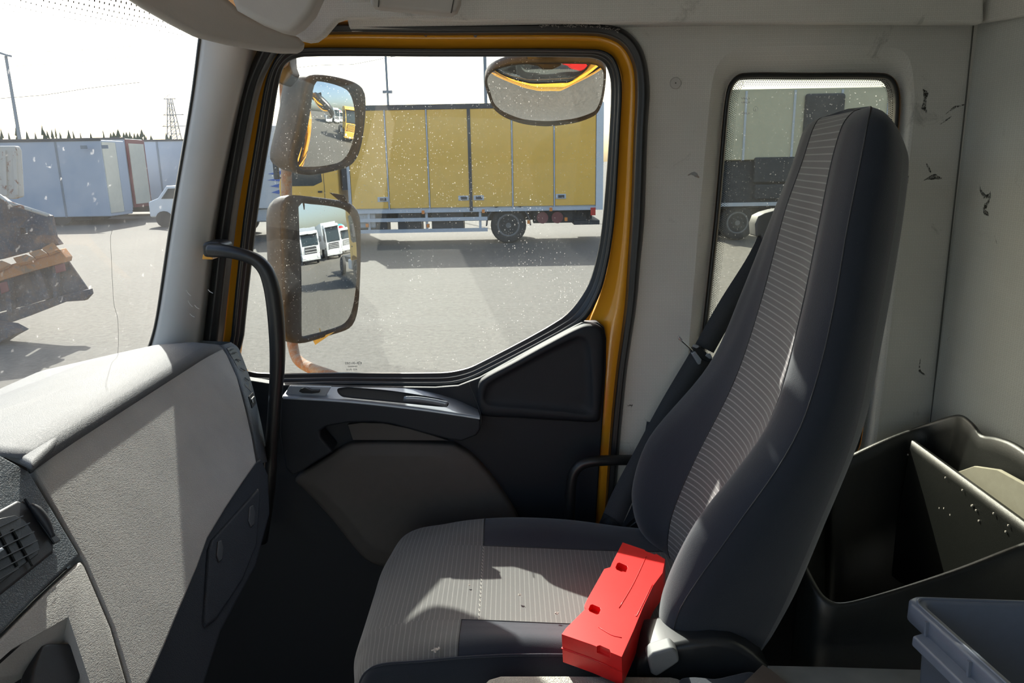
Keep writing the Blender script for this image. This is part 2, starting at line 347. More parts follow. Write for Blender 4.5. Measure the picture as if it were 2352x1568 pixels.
M['console'] = grain('console_grain', (.45, .43, .38), .6, 260, (1, 1, 1), .9); M['carpet'] = plain('dark_carpet', (.008, .009, .011), .95, nscale=300, var=.4, bstr=.8)
q = N('clear_tape'); a = q.a('BsdfTransparent'); a.inputs[0].default_value = (.85, .88, .9, 1); b = q.a('BsdfGlossy'); b.inputs['Roughness'].default_value = .12; b.inputs[0].default_value = (.8, .8, .8, 1)
c = q.a('MixShader'); f = q.a('LayerWeight'); f.inputs[0].default_value = .35; q.l(f.outputs[0], c.inputs[0]); q.l(a.outputs[0], c.inputs[1]); q.l(b.outputs[0], c.inputs[2]); q.l(c.outputs[0], q.out.inputs[0]); M['tape'] = q.m
M['guide'] = plain('belt_guide_grey', (.16,.165,.165), .6); M['etch'] = plain('glass_etching', (.25, .25, .25), .9); M['lint'] = plain('lint_fluff', (.45, .42, .38), 1); M['crack'] = plain('crack_line', (.12, .12, .12), .4); M['frit'] = plain('frit_black', (.01, .01, .01), .5)
q = N('smudge'); sc_ = q.noise(q.co(), 160, 6, .75, .8); a = q.a('BsdfTransparent'); b = q.a('BsdfDiffuse'); b.inputs[0].default_value = (.05,.05,.045,1); c = q.a('MixShader'); q.l(q.ramp(sc_, .40, .55, 0, .92), c.inputs[0]); q.l(a.outputs[0], c.inputs[1]); q.l(b.outputs[0], c.inputs[2]); q.l(c.outputs[0], q.out.inputs[0]); M['smudge'] = q.m
M['darkline'] = plain('dark_line', (.10, .10, .09), .95)  # dark grey of the corner seam, grooves and screw hole
#PART2
# ============================================================ THE CAB SHELL (setting)
YD = 1.765   # door glass plane
G  = [(558,850),(560,770),(590,500),(622,300),(640,190),(657,146),(700,130),(1000,130),(1350,132),(1388,146),(1403,190),(1400,300),(1385,500),(1371,590),(1345,665),(1288,732),(1092,838),(1045,852),(1000,856),(800,856)]
I_ = [(528,878),(531,770),(559,500),(590,300),(607,200),(624,150),(655,112),(1000,112),(1368,113),(1410,132),(1428,190),(1424,300),(1412,500),(1396,610),(1374,685),(1335,742),(1100,866),(1050,884),(1000,888),(800,886)]
# --- own cab: wall_right = B pillar and side lining behind the door
W  = [(1604,860),(1611,770),(1640,500),(1657,300),(1664,230),(1675,190),(1705,168),(1850,167),(2030,168),(2058,185),(2068,225),(2064,300),(2030,600),(2000,850),(1979,1010),(1966,1042),(1935,1058),(1800,1060),(1660,1058),(1610,1045),(1594,1000)]
R0 = [(1578,860),(1584,770),(1606,500),(1624,300),(1632,215),(1648,150),(1695,112),(1850,104),(2040,108),(2085,128),(2100,200),(2096,300),(2064,600),(2034,850),(2010,1030),(1990,1075),(1940,1095),(1800,1100),(1640,1096),(1585,1070),(1572,1000)]
YW = 1.70
so_ = [(1375,48),(1440,72),(1478,120),(1492,200),(1487,300),(1480,500),(1470,610),(1462,700),(1450,780),(1440,850),(1425,1000),(1408,1230),(1370,1800)]
outer = [at(x,y,Y=YW) for x,y in [(1375,48)]+[(2262,54),(2165,970),(2075,1800)]] + [at(x,y,Y=YW) for x,y in reversed(so_[1:])]
wr = holed('wall_right', outer, [cr([at(x,y,Y=YW) for x,y in R0], 5, True)], (0,.02,0), M['lining'])
tag(wr, 'grey patterned fabric side wall lining around the rear side window', 'wall', kind='structure')
ribbon('window_recess', [(R0,YW),(mixpx(R0,W,.35),YW+.006),(mixpx(R0,W,.8),YW+.034),(W,YW+.042)], M['lining'], wr, closed=True, n=5, skirt=0)
w2 = empty('window_2', at(1850,600,Y=1.75), 'rounded side window with dotted black edge behind the seat', 'window', kind='structure')
Wi = offpx(W, 13); ribbon('rubber_seal', [(W,YW+.045),(mixpx(W,Wi,.35),YW+.028),(mixpx(W,Wi,.75),YW+.03),(Wi,YW+.045)], M['black'], w2, closed=True, n=5)
slab('pane', cr([at(x,y,Y=YW+.052) for x,y in W],5,True), (0,.004,0), M['rglass'], w2, bevel=0)
# dotted ceramic edge: rings of tiny discs just inside the seal
def dots(name, path, rows, pitch, r0, plane_off, parent, nrm=V(0,-1,0), inward=None):
    mb = MB(); P = path
    L = [0]
    for a, b in zip(P, P[1:]+P[:1]): L.append(L[-1]+(b-a).length)
    tot = L[-1]; n = int(tot/pitch); cen = sum(P, V(0,0,0))/len(P)
    for row in range(rows):
        r = r0*(1-.6*row/rows)
        for k in range(n):
            s = (k+(row % 2)*.5)*pitch
            if s >= tot: continue
            j = max(i for i in range(len(P)) if L[i] <= s); a = P[j]; b = P[(j+1) % len(P)]
            if (b-a).length < 1e-6: continue
            t = (b-a).normalized(); p = a + t*(s-L[j]); ins = nrm.cross(t)
            if ins.dot(cen-p) < 0: ins = -ins
            p = p + ins*(.0015+row*pitch*.86) + nrm*plane_off; x = t*r; y = ins*r; i0 = len(mb.v)
            mb.v += [p+x*cos(q*pi/3)+y*sin(q*pi/3) for q in range(6)]; mb.f.append(tuple(range(i0, i0+6)))
    o = mb.build(name, M['frit'], parent); o['kind'] = 'stuff'; return o
dots('dotted_edge', cr([at(x,y,Y=YW+.05) for x,y in Wi],5,True), 5, .0042, .0015, 0, w2)
# etched mark on pane
def circle_mark(px, py, Y, r, parent, name='etched_mark'):
    c = at(px,py,Y=Y); mb = MB()
    for k in range(20):
        a = 2*pi*k/20; b = 2*pi*(k+1)/20
        mb.bar(c+V(r*cos(a),0,r*sin(a)), c+V(r*cos(b),0,r*sin(b)), .0005)
    return mb.build(name, M['etch'], parent)
def text(name, body, loc, size, mat, parent=None, rot=(pi/2,0,0), mirror=False, ext=.0003, align='CENTER'):
    cu = bpy.data.curves.new(name, 'FONT'); cu.body = body; cu.size = size; cu.extrude = ext; cu.align_x = align
    t = bpy.data.objects.new(name, cu); COL.objects.link(t)
    dg = bpy.context.evaluated_depsgraph_get(); me = bpy.data.meshes.new_from_object(t.evaluated_get(dg)); bpy.data.objects.remove(t)
    if mirror: me.transform(Matrix.Scale(-1, 4, V(1,0,0)))
    me.transform(Matrix.Translation(Vector(loc)) @ Matrix.Rotation(rot[2],4,'Z') @ Matrix.Rotation(rot[1],4,'Y') @ Matrix.Rotation(rot[0],4,'X'))
    me.materials.clear(); me.materials.append(mat); o = bpy.data.objects.new(name, me); return link(o, parent)
circle_mark(1735,250,YW+.05,.005,w2); text('etched_text','3',at(1735,253,Y=YW+.05)-V(0,0,.001),.006,M['etch'],w2,mirror=True)
for dy in (0,9,34): text('etched_text','KLNRVSE'[:5],at(1712,228+dy,Y=YW+.05),.006,M['etch'],w2,mirror=True)
adopt(w2)
# rear wall
XR = 1.012
wre = MB().box((XR,-.45,.9),(XR+.03,1.72,2.9)).build('wall_rear', M['lining_dark']); tag(wre,'light grey fabric rear cab wall behind the black storage bin','wall',kind='structure')
tube('corner_seam', [at(2236,55,Y=1.695),at(2212,290,Y=1.695),at(2182,560,Y=1.695),at(2137,970,Y=1.695),at(2085,1420,Y=1.695)], .0016, M['darkline'], wr, seg=6)
# ceiling: edge of the headliner above the door, rising towards the cab centre
ce = loft('ceiling', [[V(x,1.72,2.585-.003*(x>.9)),V(x,1.69,2.583),V(x,1.668,2.588),V(x,1.655,2.60),V(x,1.60,2.645),V(x,1.5,2.70),V(x,1.2,2.76),V(x,.6,2.80),V(x,-.46,2.80)] for x in (-.33,-.30,-.1,.2,.6,.95,1.03)], M['lining'], solid=.012)
tag(ce,'grey fabric headliner above the passenger door','ceiling',kind='structure')
# front roof lining and shelf at top left
lob = [(520,-30),(540,22),(590,50),(635,68),(662,74),(685,60),(712,30),(740,-30)]
sh = slab('trim_1', [at(x,y,Y=1.30) for x,y in lob]+[at(900,-200,Y=1.3),at(450,-200,Y=1.3)], (0,.05,0), M['softgrey'], bevel=.012, seg=4); tag(sh,'smooth grey overhead shelf edge above the windscreen corner','trim',kind='structure')
hl = [(640,-20),(640,40),(662,76),(690,92),(708,96),(725,94),(745,80),(760,62),(772,48),(790,42),(820,40),(1100,46),(1400,52),(1800,52),(2225,54),(2262,54),(2262,-40)]
sl_ = slab('trim_2', [at(x,y,Y=1.62) for x,y in hl], (0,.03,0), M['lining'], bevel=.008, seg=3); tag(sl_,'grey fabric headliner lobe dipping beside the window top','trim',kind='structure')
t6 = slab('trim_6', [at(2240,55,X=.985),at(2352,37,X=.985),at(2700,-60,X=.985),at(2700,-400,X=.985),at(2240,-400,X=.985)], (.02,0,0), M['lining'], bevel=.006); tag(t6,'grey fabric roof edge above the rear cab wall','trim',kind='structure')
vis = [(230,-45),(330,20),(400,60),(455,88),(520,104),(590,117),(645,124),(685,124),(704,116),(702,100),(688,86),(660,74),(620,60),(560,30),(515,-10),(505,-60)]
def visY(x): return 1.20+.30*max(0,min(1,(x-230)/470))
vi = slab('trim_3', [at(x,y,Y=visY(x)) for x,y in vis], (-.05,.10,.02), M['softgrey'], bevel=.012, seg=4); tag(vi,'long smooth grey header moulding tapering to a rounded tip','trim',kind='structure')
# roof handle lamp
oh = pslab('overhead_handle', [(848,-25),(850,6),(856,14),(870,17),(1010,30),(1034,31),(1048,24),(1056,5),(1058,-25)], 1.50, .04, M['softgrey'], bevel=.008, seg=4)
tag(oh,'grey plastic overhead grip mounted on the headliner above the door','handle')
tube('groove', [at(871,-20,Y=1.499),at(869,16,Y=1.499)], .0012, M['darkline'], oh, seg=6); tube('groove', [at(1046,-20,Y=1.499),at(1036,30,Y=1.499)], .0012, M['darkline'], oh, seg=6)
# A pillar
pl = [(462,60),(440,230),(395,500),(362,720),(345,790),(318,850)]; pr = [(596,60),(571,178),(541,300),(501,500),(468,770),(452,860)]
pm = mixpx(pl,pr,.42); pm2 = mixpx(pl,pr,.8)
pil = ribbon('trim_4', [(pl,1.63),(mixpx(pl,pr,.12),1.605),(pm,1.60),(pm2,1.622),(pr,1.70)], M['pillar'], n=8, skirt=.03); tag(pil,'smooth grey plastic cover of the front windscreen pillar','trim',kind='structure')
ps = mixpx(pl,pr,-.035); seal = ribbon('windscreen_seal', [(ps,1.635),(mixpx(pl,pr,.0),1.62)], M['black'], pil, n=8, skirt=.02)
for px,py,l in ((428,665,9),(432,690,9),(447,700,6),(478,665,5),(436,720,5)): tube('scuff', [at(px,py,Y=1.598),at(px+5,py+l,Y=1.598),at(px+11,py+l*1.6,Y=1.598)], .0008, M['lining'], pil, seg=5)
# body opening seal round the door
sO = [(452,860),(468,770),(501,500),(535,300),(552,220),(571,165),(610,90),(700,52),(1000,52),(1375,50),(1440,72),(1478,120),(1492,200),(1487,300),(1480,500),(1470,610),(1462,700),(1450,780),(1440,850),(1425,1000),(1408,1230),(1395,1420)]
yO = [(488,860),(503,770),(534,500),(568,300),(584,220),(602,165),(640,105),(710,76),(1000,76),(1365,77),(1425,95),(1456,140),(1464,200),(1461,300),(1453,500),(1446,610),(1440,700),(1430,780),(1420,850),(1405,1000),(1390,1230),(1378,1420)]
seal = ribbon('trim_5', [(sO,1.695),(mixpx(sO,yO,.25),1.672),(mixpx(sO,yO,.5),1.668),(mixpx(sO,yO,.62),1.684),(mixpx(sO,yO,.8),1.678),(yO,1.70)], M['black'], n=7, skirt=.03); tag(seal,'black rubber door opening seal, frayed along the top','trim',kind='structure')
mb = MB()
for k in range(170):
    x = 1240+random.random()*185; y = 55+(max(0,x-1360)**1.6)*.018+random.uniform(-2,6); p = at(x,y,Y=1.668); mb.bar(p, p+V(random.uniform(-.004,.004),0,random.uniform(-.004,.004)), .0005)
fr = mb.build('frayed_threads', M['lint'], seal); fr['kind'] = 'stuff'
# ============================================================ PASSENGER DOOR
door = empty('door_1', at(980,900,Y=1.78), 'yellow passenger truck door with black and grey inner panels', 'door', kind='structure')
yI = [(520,880),(531,770),(559,500),(590,300),(607,220),(620,165),(655,118),(720,111),(1000,111),(1360,112),(1408,130),(1426,165),(1429,200),(1424,300),(1412,500),(1398,610),(1376,690),(1350,760),(1345,850),(1340,1000),(1335,1230),(1330,1420)]
ribbon('painted_frame', [(yO,1.745),(mixpx(yO,yI,.12),1.735),(mixpx(yO,yI,.5),1.737),(mixpx(yO,yI,.56),1.747),(yI,1.75)], M['yellow'], door, n=7, skirt=.03)
mb = MB()
for px,py in ((978,80),(1092,82)): mb.cyl(at(px,py,Y=1.736),at(px,py,Y=1.731),.004,10,.003)
mb.build('rust_spot', M['rustarm'], door)
GI = [0,.06,.30,.38,.42,.62,.69,.73,1]; YY = [1.762,1.757,1.755,1.745,1.744,1.742,1.733,1.732,1.730]
ribbon('window_frame', [(mixpx(G,I_,t),y) for t,y in zip(GI,YY)], M['blacksat'], door, closed=True, n=5, skirt=.004)
gl = slab('glass_pane', cr([at(x,y,Y=YD) for x,y in offpx(G,-6)],5,True), (0,.004,0), M['glass'], door, bevel=0)
text('etched_text','43R-001582',at(812,836,Y=1.764),.0085,M['etch'],door,mirror=True); text('etched_text','TEMPERED',at(810,843,Y=1.764),.005,M['etch'],door,mirror=True); text('etched_text','AS2  M110',at(808,850,Y=1.764),.006,M['etch'],door,mirror=True)
circle_mark(826,834,1.764,.0045,door)
# door panels
base = pslab('lower_panel', [(540,868),(640,884),(800,888),(1000,890),(1052,886),(1100,868),(1336,741),(1372,740),(1388,752),(1393,778),(1392,850),(1385,960),(1378,1060),(1366,1240),(1350,1560),(1340,1700),(500,1700),(420,1500),(500,1200)], 1.715, .03, M['doorblack'], door, bevel=.004)
# upper rear panel with a shallow dished recess
o1 = [(1096,905),(1105,872),(1180,830),(1260,786),(1335,748),(1368,745),(1384,756),(1389,780),(1387,860),(1380,945),(1372,968),(1300,966),(1200,960),(1108,954),(1097,935)]
o2 = [(1112,908),(1122,882),(1190,843),(1262,804),(1322,776),(1340,778),(1350,790),(1354,810),(1358,870),(1360,935),(1354,950),(1290,944),(1205,936),(1128,930),(1114,920)]
o3 = [(1128,905),(1136,888),(1196,852),(1264,816),(1312,794),(1325,797),(1333,806),(1336,830),(1338,870),(1338,915),(1328,926),(1280,922),(1208,914),(1142,910),(1130,908)]
ribbon('dished_panel', [(o1,1.700),(mixpx(o1,o2,.25),1.688),(mixpx(o1,o2,.8),1.688),(o2,1.692),(o3,1.709)], M['doorblack'], door, n=4, skirt=.02, closed=True, cap=True)
tube('panel_joint', [at(1078,880,Y=1.70),at(1092,915,Y=1.69),at(1104,952,Y=1.662),at(1100,985,Y=1.66),at(1062,1010,Y=1.69)], .0013, M['black'], door, seg=6)
# armrest block with sloping silver top
AY, AR = 1.655, 1.715
arm = [(644,911),(800,921),(950,938),(1050,952),(1104,962),(1104,985),(1095,1000),(1060,1014),(1030,1010),(1000,1002),(900,975),(860,970),(800,971),(750,980),(735,990),(736,1004),(765,1038),(720,1065),(690,1085),(672,1092),(655,1075),(642,1000)]
pslab('armrest', arm, AY, .06, M['doorblack'], door, bevel=.006, seg=3)
def ztop(x): return at(x, 912+(x-644)*.085+max(0,x-800)*.03, Y=AY).z
tf = [(650,911),(800,920),(950,936),(1050,950),(1102,958)]; tb = [(668,884),(800,889),(950,893),(1040,915),(1098,940)]
loft('armrest_top', [cr([at(x,y+5,Y=AY-.001) for x,y in tf],6), cr([at(x,y,Y=AY-.002) for x,y in tf],6), cr([at(x,y-3,Y=AY+.004) for x,y in tf],6), cr([at(x,y,Y=AR) for x,y in tb],6)], M['silver'], door)
pslab('switch_plate', [(664,886),(760,889),(748,910),(654,906)], 1.668, .01, M['silver'], door, bevel=.002)
sw = pslab('window_switch', [(690,893),(700,890),(716,896),(734,896),(733,902),(716,904),(694,903),(686,899)], 1.660, .012, M['blacksat'], door, bevel=.0015)
ribbon('grip_pocket', [([(776,892),(800,889),(900,897),(1010,915),(1030,925),(1026,934),(1000,933),(900,923),(790,912),(777,903)],1.660),([(784,897),(804,894),(900,901),(1006,918),(1020,926),(1018,930),(1000,929),(900,918),(795,907),(785,902)],1.668),], M['dark'], door, closed=True, n=4, skirt=0, cap=True)
hd = loft('pull_handle', [cr([at(x,y,Y=Y) for x,y in L],5) for L,Y in (([(926,920),(960,922),(1000,928),(1026,934)],1.652),([(928,911),(960,912),(1000,918),(1029,924)],1.648),([(932,910),(960,911),(1000,917),(1027,923)],1.66))], M['silver'], door, solid=.003)
pslab('pocket_liner', [(798,975),(830,971),(880,972),(940,984),(1000,1002),(1030,1012),(810,1011)], 1.70, .01, M['insert'], door, bevel=.002)
ins = [(678,1097),(740,1055),(790,1024),(812,1016),(900,1014),(1040,1018),(1050,1022),(1085,1045),(1130,1095),(1175,1160),(1192,1195),(1195,1230),(1150,1300),(900,1302),(868,1298),(840,1284),(815,1260),(760,1190),(700,1125)]
ic = [(900,1150)]*len(ins)
ribbon('grey_insert', [(ins,1.700),(mixpx(ins,ic,.015),1.688),(mixpx(ins,ic,.06),1.684),(mixpx(ins,ic,.20),1.678),(mixpx(ins,ic,.26),1.674)], M['insert'], door, closed=True, n=4, skirt=.02, cap=True)
# outer skin of the own cab (seen in the mirrors, carries the light openings)
def away(pts, d): return [p+V(0,d,0) for p in pts]
hG = away(cr([at(x,y,Y=YD) for x,y in offpx(G,-20)],4,True), .045); hW = away(cr([at(x,y,Y=1.755) for x,y in offpx(W,-22)],4,True), .055)
adopt(door)
sk = holed('cab_body', [V(-.95,1.81,.75),V(1.25,1.81,.75),V(1.25,1.81,2.95),V(-.60,1.81,2.95),V(-.70,1.81,2.5),V(-.88,1.81,1.85)], [hG,hW], (0,.02,0), M['yellow']); tag(sk,'yellow outer cab side carrying the door and mirrors','truck cab',kind='structure')
mb = MB().box((-.75,-.48,2.86),(1.25,1.81,2.93)).box((1.06,-.48,.75),(1.10,1.80,2.9)).box((-1.05,-.48,.75),(-1.0,1.80,1.78)); mb.build('roof_and_ends', M['yellow'], sk)
mb = MB()
for z in (1.2,1.45,1.62): mb.box((-.9,1.83,z),(1.2,1.842,z+.02))
mb.build('side_moulding', M['black'], sk)
bb = MB().box((.22,1.655,.92),(1.01,1.70,1.40)).build('dark_strip_right', M['carpet'], bevel=.01); tag(bb,'added dark strip blackening the foot of the side wall behind the seat','added_strip',kind='structure')  # added strip, blackens the gap where the bin's dark side would show
fl = MB().box((-1.02,-.46,.88),(1.03,1.80,.92)).build('floor', M['carpet']); tag(fl,'dark carpeted cab floor in the passenger footwell','floor',kind='structure')
wf = MB().box((-1.0,-.46,.9),(-.97,1.78,1.80)).build('wall_front', M['carpet']); tag(wf,'dark front bulkhead behind the dashboard','wall',kind='structure')
wl = holed('wall_left', [V(-.95,-.46,.9),V(1.03,-.46,.9),V(1.03,-.46,2.85),V(-.6,-.46,2.85),V(-.9,-.46,1.9)], [[V(-.72,-.46,1.85),V(.32,-.46,1.85),V(.38,-.46,2.5),V(-.58,-.46,2.55)]], (0,-.03,0), M['lining']); tag(wl,'driver side wall of the cab with its door window','wall',kind='structure')
w3 = MB().box((-.73,-.475,1.84),(.39,-.470,2.56)).build('window_3', M['glass']); tag(w3,'driver door window on the near side of the cab','window',kind='structure')
# windscreen
wc = [(455,40),(440,230),(395,500),(362,720),(345,790),(322,860)]
edge = cr([at(x,y,Y=1.64) for x,y in wc],5)
cols = [(0,1.64),(-.075,1.45),(-.12,1.3),(-.165,1.0),(-.19,.6),(-.20,.2),(-.19,-.2),(-.13,-.46)]
ws = loft('window_1', [[V(p.x+dx,y,p.z) for p in edge] for dx,y in cols], M['wglass']); tag(ws,'dusty cracked windscreen at the left edge','window',kind='structure')
cp = []
for x,y in ((258,528),(254,545),(256,600),(259,660),(262,700),(270,730),(272,790),(266,845)):
    # point on windscreen: march along the ray
    d = ray(x,y); t = .9
    while t < 2.2:
        p = V(0,0,EYE)+d*t
        e = min(edge, key=lambda q: abs(q.z-p.z))
        yy = p.y; xs = None
        for (d0,y0),(d1,y1) in zip(cols[:-1],cols[1:]):
            if y1 <= yy <= y0: xs = e.x+d0+(d1-d0)*(yy-y0)/(y1-y0)
        if xs is not None and p.x <= xs+.003: break
        t += .004
    cp.append(p)
tube('crack', cp, .00035, M['crack'], ws, n=4, seg=4)
# upper dotted band of the windscreen
mbd = MB(); 
for r_ in range(9):
    for k in range(60):
        yy = 1.0+k*.0105+(r_%2)*.005; e = edge[0]
        for (d0,y0),(d1,y1) in zip(cols[:-1],cols[1:]):
            if y1 <= yy <= y0: xs = d0+(d1-d0)*(yy-y0)/(y1-y0)
        zt = 2.615-r_*.009-.10*max(0,(yy-1.1))*0; e2 = min(edge, key=lambda q: abs(q.z-zt)); c = V(e2.x+xs+.002,yy,zt); rr = .0036*(1-r_/10)
        i0 = len(mbd.v); mbd.v += [c+V(.3*rr*sin(q*pi/3),rr*cos(q*pi/3),rr*sin(q*pi/3)) for q in range(6)]; mbd.f.append(tuple(range(i0,i0+6)))
db = mbd.build('dotted_band', M['frit'], ws); db['kind'] = 'stuff'
# cover button + marks on the side lining
b = at(1551,191,Y=YW); cb = MB().cyl(b, b-V(0,.004,0), .0125, 28, .0115).build('cover_button', M['pillar'], wr, bevel=.001); MB().cyl(b-V(0,.004,0), b-V(0,.0045,0), .0016, 12).build('screw_hole', M['darkline'], cb)
def smear(pts, r, Y=YW, parent=wr, mat='smudge'):
    P = [at(x,y,Y=Y-.0004) for x,y in pts]; L = cr(P,4); n = len(L); a = []; c_ = []
    for i,p in enumerate(L):
        k = 1.8*r*sin(pi*(i+.3)/n)*random.uniform(.6,1.2)+.0004; a.append(p+V(k*.6,0,k)); c_.append(p-V(k*.6,0,k))
    return loft('scuff_mark', [a,c_], M[mat], parent)
for pts,r in (([(2120,205),(2127,222),(2122,240),(2128,258)],.004),([(2172,262),(2190,248),(2216,240)],.002),([(2160,285),(2185,268)],.0015),([(2078,400),(2084,414),(2080,432)],.003),([(2122,414),(2140,406),(2162,410)],.003),([(2128,376),(2138,396)],.0015),([(2114,824),(2112,850),(2126,862)],.0012),([(1440,932),(1452,930),(1449,938)],.0015),([(1438,770),(1446,790)],.002)):
    smear(pts, r)
smear([(1580,402),(1592,398),(1606,408)],.0022,mat='rustarm')
for pts,r in (([(2250,430),(2262,450),(2275,445),(2268,465),(2258,480),(2270,490)],.004),([(2222,210),(2226,240)],.002),([(2284,540),(2290,560)],.001),([(2262,815),(2263,830)],.0015),([(2215,10),(2220,22)],.003)):
    P = [at(x,y,X=XR-.0005) for x,y in pts]; L = cr(P,4); loft('scuff_mark', [[p+V(0,.3,1)*r*random.uniform(.5,1.4) for p in L],[p-V(0,.3,1)*r*random.uniform(1.0,2.2) for p in L]], M['smudge'], wre)
# ============================================================ DASHBOARD
dash = empty('dashboard', V(-.8,1.2,.92), 'light grey grained dashboard with glove box lid along the left edge', 'dashboard')
LX, LZ = -.645, 1.914
DP = (V(LX+.004,1.2,LZ), V(.205,0,.125))          # tilted face plane
DPb = (V(LX-.012,1.2,LZ-.01), V(.205,0,.125)); nf = V(.205,0,.125).normalized()
def dp(pxs, off=0): return [at(x,y,pl=(DP[0]+nf*off,DP[1])) for x,y in pxs]
# top pad with front lip
def padrow(y): 
    k = max(0,(y-1.5)/.13); c = -.03*k*k
    return [V(LX+.002,y,LZ+c-.004),V(LX+.002,y,LZ+.010+c),V(LX-.008,y,LZ+.019+c),V(LX-.05,y,LZ+.024+c),V(LX-.12,y,LZ+.020+c),V(LX-.20,y,LZ+.004+c),V(LX-.36,y,LZ-.03+c)]
rows = [padrow(.915+i*.685/22) for i in range(23)]
loft('top_pad', [list(r) for r in zip(*rows)], M['dashtop'], dash, solid=.004)
slab('centre_pad', [at(x,y,Z=LZ+.019) for x,y in ((72,1064),(0,1030),(-90,988),(-90,935),(-20,945),(60,918),(150,885),(200,890),(170,960),(120,1018))], (0,0,-.014), M['dashtop'], dash, bevel=.006, seg=3)
cov = [(77,1079),(200,985),(345,884),(430,838),(512,800),(522,815),(545,865),(565,940),(580,1005),(590,1062),(560,1105),(520,1165),(478,1235),(455,1300),(415,1395),(380,1480),(345,1560),(320,1600),(308,1600),(260,1440),(194,1286),(120,1155)]
slab('glovebox_lid', dp(cov), -nf*.03, M['dash'], dash, bevel=.004, seg=3)
# console part left of the seam
slab('centre_fascia', dp([(-60,1020),(0,1042),(68,1080),(112,1152),(186,1275),(110,1345),(0,1458),(-60,1510)],.001), -nf*.03, M['slate'], dash, bevel=.005, seg=3)
low = slab('lower_fascia', dp([(-60,1520),(0,1468),(112,1355),(186,1286),(196,1300),(256,1440),(302,1600),(-60,1700)]), -nf*.03, M['dash'], dash, bevel=.004, seg=3)
# recessed pocket in the lower fascia
pk = [(186,1398),(235,1545),(262,1640),(-40,1700),(-40,1560),(60,1470)]
c1 = slab('tmp', dp(pk,.02), -nf*.09, M['dash'], None, bevel=0); cut(low, [c1])
ribbon3 = lambda name, A, B, mat, par, **k: loft(name, [A,B], mat, par, closed=True, smooth=False, **k)
pin = [(150,1500),(205,1560),(230,1640),(-20,1690),(-20,1600),(70,1545)]
ribbon3('pocket_wall', dp(pk), dp(pin,-.03), M['dash'], dash)
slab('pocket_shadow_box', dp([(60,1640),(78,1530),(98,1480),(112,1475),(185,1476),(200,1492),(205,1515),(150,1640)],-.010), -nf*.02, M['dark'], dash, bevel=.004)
# air vent
vf = slab('vent_bezel', dp([(-60,1205),(0,1170),(40,1148),(60,1152),(80,1180),(100,1215),(126,1252),(124,1268),(60,1320),(0,1368),(-60,1410)],.004), -nf*.01, M['dark'], dash, bevel=.004, seg=3)
slab('vent_core', dp([(-60,1225),(0,1190),(35,1182),(58,1195),(80,1225),(92,1255),(88,1272),(50,1300),(0,1340),(-60,1380)],.0065), -nf*.004, M['black'], dash, bevel=.001)
for i,(a,b_) in enumerate((((-60,1238),(50,1186)),((-60,1262),(66,1202)),((-60,1288),(76,1222)),((-60,1314),(84,1242)),((-60,1340),(88,1262)),((-60,1364),(40,1306)))):
    p,q_ = dp([a,b_],.010); MB().bar(p,q_,.0045,.0012,up=nf.cross(q_-p)).build('vent_slat', M['blacksat'], dash)
for x in (18,52): p,q_ = dp([(x-24,1215),(x+22,1300)],.0075); MB().bar(p,q_,.002).build('vent_vane', M['blacksat'], dash)
slab('vent_tab', dp([(-6,1262),(6,1256),(10,1262),(-2,1270)],.014), -nf*.004, M['silver'], dash, bevel=.0008)
slab('thumbwheel_slot', dp([(58,1143),(72,1140),(84,1155),(120,1215),(140,1240),(126,1248),(95,1205)],.0065), -nf*.004, M['black'], dash, bevel=.001)
wp = cr(dp([(70,1158),(86,1172),(106,1200),(122,1232)],.010),6); tube('thumbwheel', wp, lambda t: .0025+.0035*sin(pi*t), M['dark'], dash, n=1, seg=10)
# right end cap with side demister slot
def ep(L, dy=0): return [at(x,y,Y=Y+dy) for x,y,Y in L]
capA = [(508,792,1.60),(520,815,1.59),(545,865,1.56),(567,940,1.52),(582,1005,1.48),(592,1064,1.46)]
capB = [(530,785,1.64),(548,800,1.64),(574,868,1.63),(590,930,1.61),(605,1000,1.58),(614,1060,1.56)]
loft('end_cap', [[p+V(-.02,-.0,0) for p in cr(ep(capA),5)], cr(ep(capA),5), [a.lerp(b,.15)+V(.003,0,0) for a,b in zip(cr(ep(capA),5),cr(ep(capB),5))], [a.lerp(b,.9)+V(.003,0,0) for a,b in zip(cr(ep(capA),5),cr(ep(capB),5))], cr(ep(capB),5), [p+V(-.08,.02,0) for p in cr(ep(capB),5)]], M['slate'], dash)
def cap_uv(u, v, off=.004):
    A = cr(ep(capA),5); B = cr(ep(capB),5); i = v*(len(A)-1); j = min(int(i),len(A)-2); a = A[j].lerp(A[j+1],i-j); b = B[j].lerp(B[j+1],i-j); return a.lerp(b,u)+V(off,-off*.5,0)
sl1 = [cap_uv(*t) for t in ((.18,.08),(.62,.08),(.78,.16),(.78,.46),(.66,.5),(.30,.46),(.22,.3))]; slab('demister_slot', sl1, (-.006,.003,0), M['black'], dash, bevel=.001)
for k in range(5): a = cap_uv(.34+.05*k*.4,.12+.07*k,.006); b_ = cap_uv(.56+.03*k,.14+.07*k,.006); MB().bar(a,b_,.0018).build('demister_slat', M['slate'], dash)
slab('demister_dial', [cap_uv(*t,off=.0055) for t in ((.3,.525),(.78,.50),(.8,.58),(.34,.60))], (-.004,.002,0), M['black'], dash, bevel=.001)
slab('dial_tab', [cap_uv(*t,off=.0085) for t in ((.4,.54),(.7,.525),(.72,.55),(.42,.57))], (-.004,.002,0), M['chrome'], dash, bevel=.001)
